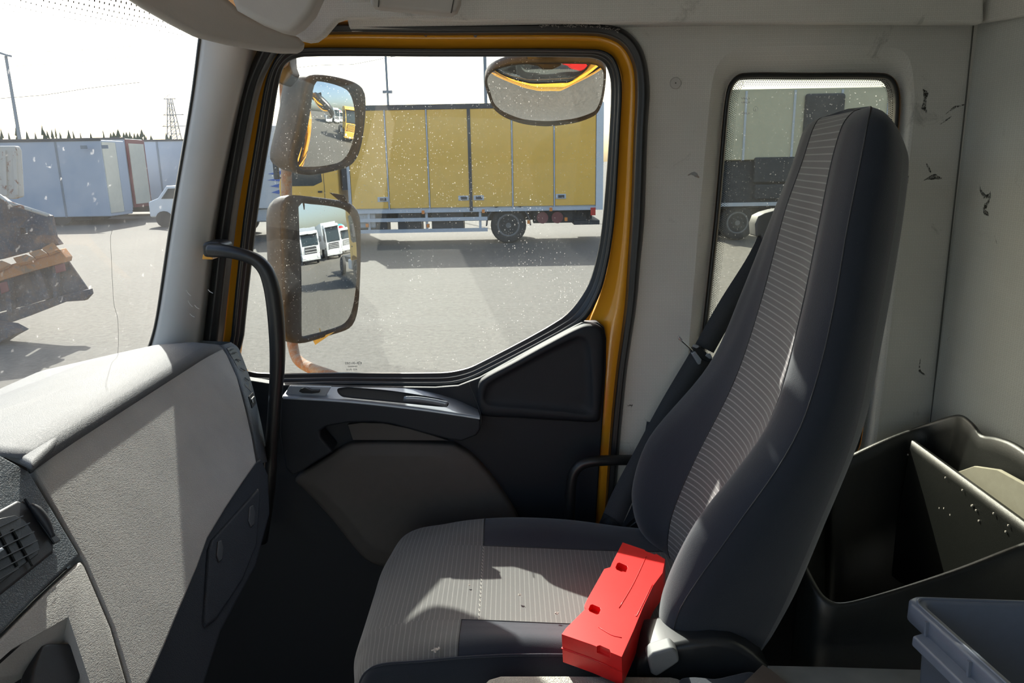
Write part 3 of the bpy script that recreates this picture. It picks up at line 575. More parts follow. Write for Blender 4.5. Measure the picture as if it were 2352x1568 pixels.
# lower dash under the lid, its shade put into the slate colour
slab('knee_panel', dp([(600,1050),(618,1090),(622,1180),(590,1300),(510,1450),(450,1640),(300,1640),(360,1480),(455,1240),(560,1080)],-.02), -nf*.05, M['slateshade'], dash, bevel=.006)
fp = slab('fuse_flap', dp([(596,1118),(600,1135),(592,1250),(560,1330),(500,1420),(474,1440),(470,1420),(480,1260),(488,1238)],-.015), -nf*.01, M['slateshade'], dash, bevel=.006, seg=3)
for x,y in ((505,1265),(578,1185)):
    slab('flap_catch', dp([(x-4,y-22),(x+4,y-26),(x+9,y-8),(x+7,y+18),(x-1,y+26),(x-7,y+10)],-.013), -nf*.004, M['dark'], dash, bevel=.0015)
adopt(dash)
# grab handle at the pillar
gh = empty('grab_handle', at(640,1100,Y=1.56), 'long black curved grab handle in front of the mirrors', 'handle')
tube('rail', [at(x,y,Y=Y) for x,y,Y in ((484,574,1.58),(520,577,1.565),(560,586,1.56),(592,600,1.56),(614,628,1.56),(628,680,1.56),(636,760,1.56),(637,840,1.56),(631,930,1.56),(624,1020,1.56),(618,1120,1.56),(600,1240,1.60))], lambda t: .0155-.002*sin(pi*t*3), M['black'], gh, n=8, seg=16)
pslab('mounting_foot', [(463,560),(474,555),(500,555),(512,562),(512,590),(490,592),(466,590)], 1.575, .06, M['black'], gh, bevel=.006, seg=3)
pslab('yellow_bracket', [(466,584),(488,584),(488,596),(464,595)], 1.585, .04, M['yellow'], gh, bevel=.001); adopt(gh)
g2 = tube('pillar_handle', [at(x,y,Y=Y) for x,y,Y in ((1475,1056,1.68),(1440,1056,1.645),(1375,1058,1.63),(1340,1064,1.63),(1320,1082,1.63),(1312,1110,1.63),(1309,1160,1.63),(1308,1240,1.63))], .0125, M['black'], n=8, seg=16); tag(g2,'short black grab rail curving in front of the lower door edge','handle')
# ============================================================ SEAT
ZL = [2.372, 2.366, 2.345, 2.29, 2.20, 2.03, 1.87, 1.70, 1.58, 1.50, 1.46]
def C3(y, xs): return [V(x,y if not isinstance(y,list) else y[i],z) for i,(x,z) in enumerate(zip(xs,ZL))]
#          crown ->                                   bottom
colB  = C3([1.50,1.53,1.545,1.55,1.55,1.55,1.55,1.55,1.55,1.54,1.52],[.602,.600,.597,.588,.558,.500,.437,.307,.274,.288,.33])
colB2 = C3([1.47,1.48,1.48,1.48,1.48,1.485,1.49,1.50,1.50,1.49,1.48],[.595,.585,.572,.556,.530,.485,.425,.310,.272,.280,.32])
colC  = C3([1.44,1.43,1.42,1.42,1.42,1.42,1.42,1.42,1.42,1.42,1.41],[.588,.575,.562,.548,.522,.488,.445,.372,.330,.322,.335])
colM1 = C3([1.36,1.35,1.34,1.34,1.34,1.34,1.34,1.34,1.34,1.34,1.34],[.580,.563,.546,.532,.512,.486,.450,.392,.355,.340,.345])
colM2 = C3([1.27,1.26,1.25,1.25,1.25,1.25,1.25,1.25,1.25,1.25,1.25],[.565,.545,.528,.515,.502,.480,.448,.388,.350,.335,.34])
colD  = C3([1.20,1.19,1.18,1.18,1.18,1.18,1.18,1.18,1.18,1.18,1.18],[.553,.532,.513,.501,.490,.468,.434,.350,.300,.290,.31])
colD2 = C3([1.17,1.15,1.14,1.14,1.14,1.14,1.14,1.14,1.14,1.14,1.145],[.545,.524,.506,.495,.482,.457,.415,.302,.254,.250,.28])
colE  = C3([1.15,1.11,1.09,1.085,1.085,1.085,1.085,1.085,1.085,1.09,1.10],[.540,.522,.510,.502,.492,.476,.438,.340,.272,.262,.29])
colE2 = C3([1.16,1.11,1.08,1.07,1.07,1.07,1.07,1.07,1.07,1.08,1.095],[.545,.540,.534,.530,.520,.505,.475,.400,.330,.310,.33])
colF  = C3([1.19,1.135,1.105,1.095,1.095,1.095,1.095,1.095,1.095,1.10,1.11],[.552,.558,.564,.567,.566,.553,.536,.486,.448,.420,.41])
colG  = C3([1.24,1.20,1.165,1.16,1.16,1.16,1.16,1.16,1.16,1.16,1.17],[.565,.582,.598,.608,.608,.597,.578,.528,.49,.455,.43])
colH  = C3([1.42,1.46,1.485,1.49,1.49,1.49,1.49,1.49,1.49,1.48,1.46],[.615,.632,.645,.652,.65,.63,.60,.545,.505,.465,.43])
for c_, dzs, dxs in ((colB,(-.010,-.007,-.003),(0,0,0)),(colE2,(-.006,-.004,0),(0,0,0)),(colF,(-.016,-.018,-.012),(0,0,0)),(colG,(-.030,-.036,-.030),(0,0,0)),(colH,(-.022,-.026,-.02),(0,0,0))):
    for i in range(3): c_[i] = c_[i]+V(dxs[i],0,dzs[i])
ring = [colB,colB2,colC,colM1,colM2,colD,colD2,colE,colE2,colF,colG,colH]
NS, NC = 7, 6
colsS = [cr(c,NS) for c in ring]                       # smooth along height
nl = len(colsS[0])
lv = [cr([colsS[c][i] for c in range(len(ring))], NC, True) for i in range(nl)]   # smooth around
def patch(name, c0, c1, mat, parent, inset=0):
    i0, i1 = int(round(c0*NC)), int(round(c1*NC)); n = len(lv[0])
    return loft(name, [[lv[i][k % n] for k in range(i0, i1+1)] for i in range(nl)], mat, parent, uv=True)
seat = empty('passenger_seat', V(.05,1.32,.92), 'charcoal fabric high-backed passenger seat with ribbed centre panels', 'seat')
patch('far_bolster', 0, 2, M['seat'], seat)
patch('backrest_panel', 2, 5, M['rib'], seat)
patch('near_bolster', 5, 7, M['seat'], seat)
patch('side_panel', 7, 9, M['seatlite'], seat)
patch('back_cover', 9, 12, M['seatlite'], seat)
n_ = len(lv[0]); top = lv[0]; cen = sum(top, V(0,0,0))/n_
mk('crown', [p for p in top]+[cen+V(0,0,.013)], [(i,(i+1)%n_,n_) for i in range(n_)], M['seat'], seat, smooth=True)
bot = lv[-1]; cb_ = sum(bot, V(0,0,0))/n_; mk('underside', bot+[cb_], [(i,(i+1)%n_,n_) for i in range(n_)], M['seatlite'], seat)
for c,nm in ((7,'seam'),(2,'seam'),(5,'seam')):
    tube(nm, [lv[i][c*NC]+V(-.0003,0,0) for i in range(2,nl,3)], .0011, M['dark'], seat, n=3, seg=6)
# cushion: rows along X (front to rear), sections across Y
XC = [-.300,-.298,-.285,-.262,-.225,-.17,-.10,.0,.12,.24,.33,.38]
zc = [1.36,1.42,1.455,1.480,1.495,1.503,1.505,1.500,1.492,1.485,1.482,1.48]
def secC(i):
    x, z = XC[i], zc[i]; k = min(1,max(0,(x+.17)/.14)); b = .016*k; bf = (.020*k)*(1-max(0,(x-.12)/.22)*1.2)
    rx = [.055,.038,.028,.018,.010,.004,0,0,0,0,0,0][i]
    return [V(x+rx,1.075,min(z,1.46)-.12), V(x+rx,1.065,min(z,1.475)-.035), V(x+rx*.8,1.072,min(z,1.487)-.008+b*.3), V(x+rx*.4,1.10,z-.004*(1-k)+b*.9), V(x+rx*.2,1.145,z+b*.35), V(x,1.175,z-.003*k), V(x,1.25,z-.006*k), V(x,1.32,z-.007*k), V(x,1.38,z-.006*k), V(x,1.44,z-.002*k), V(x+rx*.2,1.485,z+bf*.9), V(x+rx*.5,1.53,z+bf), V(x+rx*.9,1.555,z-.012+bf*.7), V(x+rx,1.562,min(z,1.475)-.04), V(x+rx,1.555,min(z,1.46)-.12)]
sc = [secC(i) for i in range(len(XC))]; colsC = [cr([sc[i][c] for i in range(len(XC))],6) for c in range(15)]
rw = [cr([colsC[c][i] for c in range(15)],5) for i in range(len(colsC[0]))]
nr = len(rw); kb = next(i for i in range(nr) if rw[i][25].x > -.11)
def cpatch(name, r0, r1, c0, c1, mat): return loft(name, [rw[i][c0:c1+1] for i in range(r0,r1+1)], mat, seat, uv=True)
kf = next(i for i in range(nr) if rw[i][55].x > -.075)
cpatch('cushion_panel', 0, nr-1, 25, 45, M['ribc'])
cpatch('cushion_front', 0, kb, 12, 25, M['ribc']); cpatch('cushion_front', 0, kf, 45, 62, M['ribc'])
cpatch('near_bolster', kb, nr-1, 12, 25, M['seat']); cpatch('far_bolster', kf, nr-1, 45, 62, M['seat'])
cpatch('side_skirt', 0, nr-1, 0, 12, M['seatlite']); cpatch('side_skirt', 0, nr-1, 62, 70, M['seatlite'])
tube('piping', [rw[i][12]+V(0,-.001,.0005) for i in range(0,nr,4)], .0022, M['seat'], seat, n=3, seg=8)
for c in (25,45): tube('seam', [rw[i][c]+V(0,0,.0002) for i in range(kb if c==25 else kf,nr,4)], .0012, M['dark'], seat, n=3, seg=6)
kc = next(i for i in range(nr) if rw[i][25].x > -.0); tube('seam', [rw[kb][c]+V(0,0,.0003) for c in range(12,26)], .0012, M['dark'], seat, n=1, seg=6)
tube('seam', [rw[kf][c]+V(0,0,.0003) for c in range(45,63)], .0012, M['dark'], seat, n=1, seg=6)
ks = next(i for i in range(nr) if rw[i][35].x > -.085)
for c in range(13,45): 
    if c >= 25: MB().bar(rw[ks][c]+V(.001,0,.0006), rw[ks][c].lerp(rw[ks][c+1],.55)+V(-.001,0,.0006), .0011).build('stitch', M['lint'], seat)
fc = slab('seat_base', [V(-.22,1.09,1.33),V(.36,1.09,1.36),V(.38,1.09,.93),V(-.12,1.09,.93)], (0,.44,0), M['dark'], seat, bevel=.01)
# hinge cover at the near side
hc = [(1484,1500),(1500,1492),(1540,1486),(1575,1478),(1640,1470),(1690,1478),(1730,1500),(1770,1535),(1790,1575),(1470,1575),(1462,1545),(1468,1520)]
pslab('hinge_cover', hc, 1.045, .09, M['blacksat'], seat, bevel=.012, seg=4)
lab(pslab('recliner_lever', [(1487,1512),(1500,1500),(1545,1487),(1558,1500),(1562,1520),(1536,1538),(1508,1556),(1496,1548)], 1.028, .03, M['guide'], seat, bevel=.005, seg=3),'grey recliner lever')
lab(pslab('buckle_button', [(1452,1530),(1462,1524),(1468,1532),(1468,1552),(1440,1552)], 1.075, .02, M['redc'], seat, bevel=.003),'red seat belt buckle button')
adopt(seat)
# ============================================================ SEAT BELT
sb = empty('seat_belt', at(1610,800,Y=1.62), 'black seat belt hanging beside the seat with latch plate', 'seat belt')
def strap(name, pts, w, mat, parent, tw=V(1,0,.55)):
    P = cr(pts,6); A = []; B = []
    for i,p in enumerate(P):
        d = (P[min(i+1,len(P)-1)]-P[max(0,i-1)]).normalized(); s = tw - d*tw.dot(d); s.normalize(); A.append(p-s*w/2); B.append(p+s*w/2)
    return loft(name, [A,[a.lerp(b,.5)+V(0,-.0008,0) for a,b in zip(A,B)],B], mat, parent, solid=.0016)
strap('upper_strap', [at(1775,525,Y=1.66),at(1735,605,Y=1.66),at(1672,705,Y=1.655),at(1618,800,Y=1.65)], .047, M['belt'], sb)
strap('lower_strap', [at(1611,815,Y=1.645),at(1540,935,Y=1.625),at(1478,1050,Y=1.60),at(1430,1140,Y=1.58),at(1398,1215,Y=1.56)], .050, M['belt'], sb)
gb = [(1737,545),(1735,515),(1742,497),(1758,489),(1780,483),(1800,480),(1800,600),(1770,600),(1760,560),(1748,540)]
pslab('belt_guide', gb, 1.645, .05, M['guide'], sb, bevel=.006, seg=3)
pslab('latch_plate', [(1584,806),(1596,795),(1612,800),(1634,820),(1638,826),(1632,832),(1618,828),(1600,818)], 1.636, .014, M['blacksat'], sb, bevel=.0025)
pslab('latch_body', [(1588,812),(1597,806),(1612,826),(1610,836),(1604,838)], 1.632, .012, M['silver'], sb, bevel=.002)
t1 = tube('metal_tongue', [at(1559,777,Y=1.625),at(1572,788,Y=1.628),at(1592,806,Y=1.635)], .0022, M['chrome'], sb, seg=8)
pslab('tongue_tip', [(1557,774),(1561,771),(1568,780),(1567,785),(1563,783)], 1.622, .006, M['chrome'], sb, bevel=.001)
pslab('upper_plate', [(1590,796),(1594,791),(1604,793),(1606,797),(1600,800)], 1.634, .004, M['silver'], sb, bevel=.001); pslab('upper_plate', [(1624,812),(1632,812),(1637,822),(1630,824),(1620,817)], 1.634, .004, M['silver'], sb, bevel=.001)
tp = pslab('clear_tape', [(1388,1186),(1424,1205),(1421,1230),(1410,1254),(1376,1240),(1378,1215)], 1.548, .02, M['tape'], sb, bevel=.002)
pslab('anchor_cover', [(1425,1232),(1450,1205),(1470,1190),(1520,1250),(1540,1290),(1500,1270),(1440,1250)], 1.575, .02, M['blacksat'], sb, bevel=.003)
strap('tail_strap', [at(1436,1225,Y=1.60),at(1470,1150,Y=1.63),at(1500,970,Y=1.66)], .03, M['belt'], sb)
adopt(sb)
# ============================================================ RED BOX
RZ = 1.557
def rz(x, y, z=RZ): return at(x,y,Z=z)
rbp = [(1430,1245),(1480,1262),(1483,1265),(1504,1273),(1507,1271),(1528,1284),(1522,1315),(1500,1345),(1478,1392),(1455,1448),(1428,1508),(1360,1480),(1290,1456),(1300,1442),(1345,1397),(1342,1390),(1348,1377),(1388,1306),(1402,1302),(1408,1288)]
rbt = [rz(x,y) for x,y in rbp]
rb_ = empty('red_case', at(1400,1400,Z=1.50), 'red moulded plastic case lying across the seat cushion against the backrest', 'case')
body = slab('case_body', rbt, V(.002,.0,-.052), M['red'], None, bevel=0)
cs = []
for cx,cy,sx,sy,ang in ((1366,1387,13,9,.5),(1428,1292,13,9,.5),(1385,1483,17,11,.45)):
    a = [rz(cx+u_*sx*.92-v_*sy*.38, cy+u_*sx*.40+v_*sy*.90, RZ+.01) for u_,v_ in ((-1,-.6),(-.7,-1),(.7,-1),(1,-.6),(1,.6),(.7,1),(-.7,1),(-1,.6))]
    cs.append(slab('tmp', a, (0,0,-.021), M['red'], None, bevel=0))
bpy.context.view_layer.update()
body = cut(body, cs); body.parent = rb_; m = body.modifiers.new('b','BEVEL'); m.width = .0045; m.segments = 3; m.limit_method = 'ANGLE'; m.angle_limit = radians(50)
for p in body.data.polygons: p.use_smooth = True
body.modifiers.new('w','WEIGHTED_NORMAL')
for pts in (((1484,1278),(1455,1340),(1422,1396)),((1375,1440),(1405,1458),(1428,1464)),((1498,1342),(1462,1415),(1458,1412))):
    tube('raised_line', [rz(x,y,RZ+.0002) for x,y in pts], .0009, M['red'], rb_, n=4, seg=6)
mid = [p+V(0,0,-.026) for p in rbt]; tube('mould_seam', mid[9:14], .0012, M['red'], rb_, n=1, seg=6)
adopt(rb_)
# fluff on the cushion
def onseat(x, y): return at(x,y,Z=1.505)
for i,(x,y,r,l,g) in enumerate(((1194,1368,.005,'pale crumpled crumb in the middle of the seat cushion','crumb'),(1278,1410,.005,'pale torn fluff with a dark tail beside the red case','fluff'),(1002,1495,.007,'grey lint ball near the front corner of the seat cushion','lint'),(1078,1345,.003,'small brown crumb left of the middle of the cushion','crumb'),(1150,1477,.003,'tiny tan crumb on the near cushion bolster','crumb'))):
    mb = MB(); c0 = onseat(x,y)
    for k in range(26):
        d = V(random.gauss(0,1),random.gauss(0,1),abs(random.gauss(0,.6)))*r*.6; mb.bar(c0+d*.5+V(0,0,.001), c0+d*.5+V(random.gauss(0,1),random.gauss(0,1),random.random())*r*.3+V(0,0,.001), r*.3, r*.16)
    o = mb.build(g, M['lint']); tag(o,l,g)
# ============================================================ STORAGE BIN behind the seat
bn = empty('storage_bin', V(.8,1.35,.95), 'black plastic divided storage bin behind the seat', 'storage bin')
FY, NY = 1.60, 1.12
rim_o = [(lambda p: p if p.x < .972 else at(x,y,X=.972))(at(x,y,Y=Y)) for x,y,Y in ((1900,1072,FY),(1945,1050,FY),(2030,1010,FY),(2120,976,FY),(2190,954,FY+.0),(2214,956,FY-.01),(2238,976,1.55),(2256,998,1.50),(2290,1004,1.46),(2330,1018,1.42),(2380,1052,1.37),(2440,1100,1.30),(2470,1200,1.15),(2440,1225,1.1),(2352,1248,1.10),(2200,1306,1.10),(2060,1352,1.10),(1960,1380,1.10),(1918,1384,1.10),(1888,1366,1.11),(1862,1325,1.14),(1845,1285,1.17),(1862,1200,1.33),(1885,1110,1.53))]
cx_ = sum(rim_o, V(0,0,0))/len(rim_o)
def shrink(P, d, dz=0): 
    out = []
    for p in P:
        v = V(cx_.x-p.x,cx_.y-p.y,0); out.append(p+v.normalized()*d+V(0,0,dz))
    return out
R_ = cr(rim_o,4,True)
loft('bin_shell', [shrink(R_,-.012,-.50), shrink(R_,-.012,-.12), shrink(R_,-.010,-.03), shrink(R_,-.008,-.006), shrink(R_,-.004,0), shrink(R_,.003,0), shrink(R_,.008,-.005), shrink(R_,.012,-.03), shrink(R_,.03,-.20), shrink(R_,.05,-.34), shrink(R_,.22,-.35)], M['bin'], bn, closed=True)
# divider
da = at(2098,1012,Y=FY-.03); db_ = at(2400,1232,Y=1.14)
dv = []
for t in [i/8 for i in range(9)]: dv.append(da.lerp(db_,t))
loft('divider', [[p+V(-.025,0,-.40) for p in dv],[p+V(-.006,0,-.02) for p in dv],[p+V(-.004,0,0) for p in dv],[p+V(.004,0,.001) for p in dv],[p+V(.008,0,-.02) for p in dv],[p+V(.012,0,-.35) for p in dv]], M['bin'], bn)
# upright pale slab with the wall's sunlight put into its colour, and handle cut-out rim
lab(slab('sunlit_slab', [at(x,y,X=.935) for x,y in ((2196,1084),(2236,1070),(2290,1078),(2352,1112),(2440,1170),(2440,1300),(2352,1215),(2260,1140))], (.01,0,0), plain('sunlit_beige', (.30,.285,.22), .9), bn, bevel=.002),'pale beige slab with sunlight put into its colour')
pslab('handle_slot', [(2176,1050),(2186,1042),(2206,1044),(2238,1062),(2240,1072),(2215,1080),(2190,1074)], FY-.035, .01, M['black'], bn, bevel=.003)
mb = MB()
for k in range(34):
    t = random.random(); p = da.lerp(db_,t)+V(-.009,0,-.02-random.random()**2*.2); mb.box(p-V(.001,.0012,.001),p+V(.001,.0012,.002))
sp_ = mb.build('paint_specks', M['lint'], bn); sp_['kind'] = 'stuff'
adopt(bn)
# ============================================================ GREY CRATE bottom right
ct = empty('plastic_crate', V(.75,.8,.95), 'blue-grey plastic crate with ribbed rim in front of the black bin', 'crate')
CZ = at(2072,1366,Y=.92).z
c00 = at(2072,1366,Z=CZ); c10 = at(2420,1378,Z=CZ); c01 = at(2330,1600,Z=CZ); ex = (c10-c00).normalized(); ey = (c01-c00).normalized(); ezz = V(0,0,1)
Lx, Ly = .42, .34
def cp3(a, b, z=0): return c00+ex*a+ey*b+ezz*z
def rrect(a0, b0, a1, b1, r, z, n=5):
    out = []
    for (cx,cy,s) in ((a0+r,b0+r,pi),(a1-r,b0+r,1.5*pi),(a1-r,b1-r,0),(a0+r,b1-r,.5*pi)):
        for k in range(n+1): t = s+k*pi/2/n; out.append(cp3(cx+r*cos(t),cy+r*sin(t),z))
    return out
def rl(d, z): return rrect(d,d,Lx-d,Ly-d,max(.004,.022-d*.5),z)
loft('crate_body', [rl(.022,-.20), rl(.016,-.03), rl(.006,-.030), rl(0,-.028), rl(0,-.004), rl(.003,0), rl(.014,0), rl(.017,-.003), rl(.026,-.19), rrect(.2,.15,.24,.19,.01,-.192)], M['crate'], ct, closed=True)
loft('rim_ridge', [rl(.0065,-.001), rl(.007,.0018), rl(.009,.0018), rl(.0095,-.001)], M['crate'], ct, closed=True)
for b in (.055,.135,.215): MB().hexa([cp3(-.001,b,-.05),cp3(.02,b,-.05),cp3(.02,b+.004,-.05),cp3(-.001,b+.004,-.05),cp3(-.004,b,-.004),cp3(.01,b,-.004),cp3(.01,b+.004,-.004),cp3(-.004,b+.004,-.004)]).build('side_rib', M['crate'], ct)
MB().hexa([cp3(-.014,.05,-.045),cp3(.014,.05,-.045),cp3(.014,.27,-.045),cp3(-.014,.27,-.045),cp3(-.014,.05,-.03),cp3(.006,.05,-.022),cp3(.006,.27,-.022),cp3(-.014,.27,-.03)]).build('grip_ledge', M['crate'], ct, bevel=.003)
adopt(ct)
# ============================================================ bottom edge pieces
b1 = slab('centre_console', [at(x,y,Z=1.495) for x,y in ((1108,1570),(1122,1556),(1150,1548),(1300,1548),(1540,1550),(1566,1556),(1574,1575),(1574,1700),(1108,1700))], (0,0,-.25), M['console'], None, bevel=.008, seg=3); tag(b1,'pale grained console edge running along the bottom beside the seat','console')
b2 = slab('console_lid', [at(x,y,Z=1.512) for x,y in ((1112,1566),(1300,1567),(1548,1569),(1560,1572),(1560,1700),(1112,1700))], (0,0,-.018), M['black'], None, bevel=.003); tag(b2,'black lid edge on top of the pale console','console lid')
b3 = slab('tunnel_cover', [at(x,y,Z=1.50) for x,y in ((1762,1527),(1900,1530),(2100,1536),(2200,1538),(2260,1700),(1850,1700))], (0,0,-.02), M['greyflap'], None, bevel=.002); tag(b3,'scuffed grey board on the cab floor tunnel behind the seat','board')
b4 = slab('brown_flap', [at(x,y,Z=1.515) for x,y in ((1752,1525),(1770,1536),(1812,1570),(1900,1700),(1600,1700),(1705,1570))], (0,0,-.004), M['brown'], None, bevel=.001); tag(b4,'brown cardboard flap corner beside the grey floor board','flap')
b5 = slab('cloth_bundle', cr([at(x,y,Z=1.505) for x,y in ((1560,1560),(1600,1552),(1640,1556),(1680,1548),(1720,1540),(1740,1548),(1700,1600),(1580,1620))],4,True), (0,0,-.06), M['seatlite'], None, bevel=.006, seg=3); tag(b5,'dark crumpled cloth between the console and the brown flap','cloth')
# ============================================================ MIRRORS on the passenger side
def refl_n(C, out): d = (C-V(0,0,EYE)).normalized(); return (Vector(out).normalized()-d).normalized()
def mirror(root, fr_px, gl_px, C, n, R, flat=False, depth=.09, back=.72, fw=.012, backshift=V(0,0,0), hmat='mhouse'):
    pf = (C, n); F_ = [at(x,y,pl=pf) for x,y in fr_px]; G_ = [at(x,y,pl=pf) for x,y in gl_px]
    F_ = cr(F_,5,True); G_ = cr(G_,5,True); cf = sum(F_,V(0,0,0))/len(F_); cg = sum(G_,V(0,0,0))/len(G_); m = len(G_)
    # convex glass
    H = sum((p-cg).length_squared for p in G_)/m/(2*R); vs = []; fs = []; K = 9
    for k in range(K):
        s = 1-k/K
        for p in G_: qv = cg+(p-cg)*s; d2 = (qv-cg).length_squared; vs.append(qv + n*(((1-s*s)*H+.002) if flat else (.005-d2/(2*R))))
    for k in range(K-1):
        for i in range(m): a = k*m+i; b = k*m+(i+1)%m; fs.append((a,b,b+m,a+m))
    vs.append(cg+n*((H+.002) if flat else .005)); c_ = len(vs)-1
    for i in range(m): fs.append(((K-1)*m+i,(K-1)*m+(i+1)%m,c_))
    mk('mirror_glass', vs, fs, M['mirror'], root, smooth=True)
    # rim: outer frame to the glass edge (glass edge sags back on a convex pane)
    def near(p): return min(G_, key=lambda g: (g-p).length)
    # resample the glass edge by angle around its centre
    e1 = (F_[0]-cf).normalized(); e2 = n.cross(e1)
    def ang(p, c): v = p-c; return math.atan2(v.dot(e2), v.dot(e1))
    def samp(L, c, K2=72):
        A = [(ang(p,c),p) for p in L]; out = []
        for k in range(K2):
            t = -pi+2*pi*k/K2; best = None
            for i in range(len(A)):
                a0,p0 = A[i]; a1,p1 = A[(i+1)%len(A)]; d = (a1-a0+pi)%(2*pi)-pi; s = (t-a0+pi)%(2*pi)-pi
                if d != 0 and 0 <= s/d <= 1: best = p0.lerp(p1,s/d); break
            out.append(best if best is not None else min(A, key=lambda q_: abs(q_[0]-t))[1])
        return out
    Fs = samp(F_,cg); Gs = samp(G_,cg)
    sag = Gs if flat else [g+n*(.005-(g-cg).length_squared/(2*R)) for g in Gs]
    loft('mirror_rim', [[p-n*.012 for p in Fs],[p+n*.001 for p in Fs],[f.lerp(g,.25)+n*.006 for f,g in zip(Fs,Gs)],[f.lerp(g,.75)+n*.005 for f,g in zip(Fs,Gs)],[g+n*.001 for g in Gs],[s-n*.006 for s in sag]], M['mframe'], root, closed=True)
    B = lambda s,d,k: [cf+(p-cf)*s-n*d+backshift*k for p in Fs]
    loft('housing', [B(.99,.010,0),B(1.0,.02,.1),B(.985,depth*.55,.5),B(.93,depth*.85,.85),B(back,depth,1),B(.3,depth*1.06,1),B(.02,depth*1.07,1)], M[hmat], root, closed=True)
    return cf
mu = empty('wide_angle_mirror', at(755,285,Y=2.10), 'upper rounded wide angle mirror outside the door showing a yellow truck', 'mirror')
C1 = at(755,285,Y=2.10); n1 = refl_n(C1, (.95,.14,-.12))
f1 = [(716,172),(760,174),(812,188),(834,206),(838,240),(832,310),(820,360),(800,382),(760,394),(715,402),(684,398),(668,382),(670,350),(682,300),(694,240),(702,190)]
g1 = [(732,184),(765,188),(806,200),(826,214),(832,245),(828,300),(816,346),(796,372),(760,382),(716,389),(692,387),(682,372),(690,345),(704,300),(714,245),(720,200)]
mirror(mu, f1, g1, C1, n1, .52, False, .115, .80, backshift=V(0,.01,0)); adopt(mu)
ml = empty('main_mirror', at(755,615,Y=2.10), 'lower tall rectangular door mirror showing two white trucks behind', 'mirror')
C2 = at(755,615,Y=2.10); n2 = refl_n(C2, (.96,.20,-.105))
f2 = [(664,450),(700,450),(760,457),(803,466),(824,492),(827,540),(826,620),(822,700),(814,738),(798,756),(750,772),(700,787),(672,787),(656,772),(656,700),(652,600),(650,480)]
g2 = [(688,467),(720,468),(765,473),(798,481),(814,500),(820,550),(820,620),(815,690),(806,728),(790,746),(750,760),(712,771),(693,773),(692,745),(692,700),(690,600),(686,500)]
mirror(ml, f2, g2, C2, n2, 1.9, False, .095, .82, backshift=V(0,.01,0), hmat='mhouse')
tb_ = slab('upper_tab', [at(x,y,Y=2.06) for x,y in ((756,442),(790,448),(800,468),(778,460))], (0,.003,0), M['mframe'], ml, bevel=0); tb2 = slab('lower_tab', [at(x,y,Y=2.06) for x,y in ((718,780),(768,762),(724,792))], (0,.003,0), M['paleyellow'], ml, bevel=0); adopt(ml)
ma = empty('mirror_arm', at(700,840,Y=1.95), 'rusty tubular arm carrying the two door mirrors', 'mirror arm')
tube('arm_tube', [at(x,y,Y=Y) for x,y,Y in ((646,120,1.86),(650,160,2.02),(655,210,2.16),(658,400,2.17),(660,600,2.17),(668,760,2.15),(674,800,2.12),(686,828,2.08),(715,846,2.02),(760,862,1.93),(800,880,1.83))], .0155, M['rustarm'], ma, n=6, seg=14)
slab('top_bracket', [at(x,y,Y=1.95) for x,y in ((636,120),(664,120),(666,150),(672,166),(668,176),(650,196),(640,190),(630,150))], (0,.07,0), M['mhouse'], ma, bevel=.006); adopt(ma)
mk_ = empty('kerb_mirror', at(1255,210,Y=2.10), 'wide shallow kerb mirror hanging above the door window', 'mirror')
C3_ = at(1255,220,Y=2.10); n3 = refl_n(C3_, (-.02,.22,-1))
f3 = [(1118,168),(1140,152),(1180,141),(1250,138),(1330,138),(1370,141),(1390,156),(1392,180),(1387,220),(1380,245),(1368,262),(1332,277),(1290,285),(1250,288),(1200,282),(1158,267),(1132,246),(1120,215),(1113,190)]
g3 = [(1124,171),(1144,157),(1182,148),(1250,145),(1328,145),(1366,147),(1384,160),(1387,180),(1382,219),(1375,242),(1364,257),(1330,271),(1290,278),(1250,280),(1201,275),(1162,260),(1137,241),(1126,213),(1119,190)]
mirror(mk_, f3, g3, C3_, n3, .38, True, .05, .8, hmat='black')
slab('mounting_arm', [at(x,y,Y=2.00) for x,y in ((1208,126),(1300,126),(1298,146),(1286,152),(1268,160),(1246,160),(1236,152),(1212,148))], (0,.10,.02), M['black'], mk_, bevel=.004); q_ = at(1255,130,Y=2.02); MB().bar(q_,V(q_.x,1.82,q_.z+.14),.05,.03).build('bracket', M['black'], mk_); adopt(mk_)
# ============================================================ TRUCKS
def wheel(parent, x, y, r=.5, wdt=.3, side=-1):
    """wheel axis along local y; side = direction the hub faces"""
    prof = [(.28*r,-.3),(.42*r,-.15),(.56*r,-.02),(.60*r,.0),(.64*r,-.04),(.70*r,-.01),(.9*r,0),(.985*r,-.08),(r,-.2),(r,-.8),(.985*r,-.95),(.7*r,-1),(.3*r,-1)]
    rings = [[V(x+rr*sin(2*pi*k/28), y+side*(wdt/2)+side*wdt*h, r+rr*cos(2*pi*k/28)) for k in range(28)] for rr,h in prof]
    wv = loft('wheel', rings[4:], M['tyre'], parent, closed=True, capends=True)
    hb = loft('hub', rings[:5], M['hub'], wv, closed=True)
    mb = MB(); c = V(x,y+side*wdt*.2,r); mb.cyl(c, c+V(0,side*wdt*.28,0), .2*r, 14, .15*r)
    for k in range(8): a = 2*pi*k/8; p = c+V(.33*r*sin(a),side*wdt*.12,.33*r*cos(a)); mb.cyl(p,p+V(0,side*.05,0),.035*r,6)
    mb.build('hub_cap', M['hub'], wv); return wv
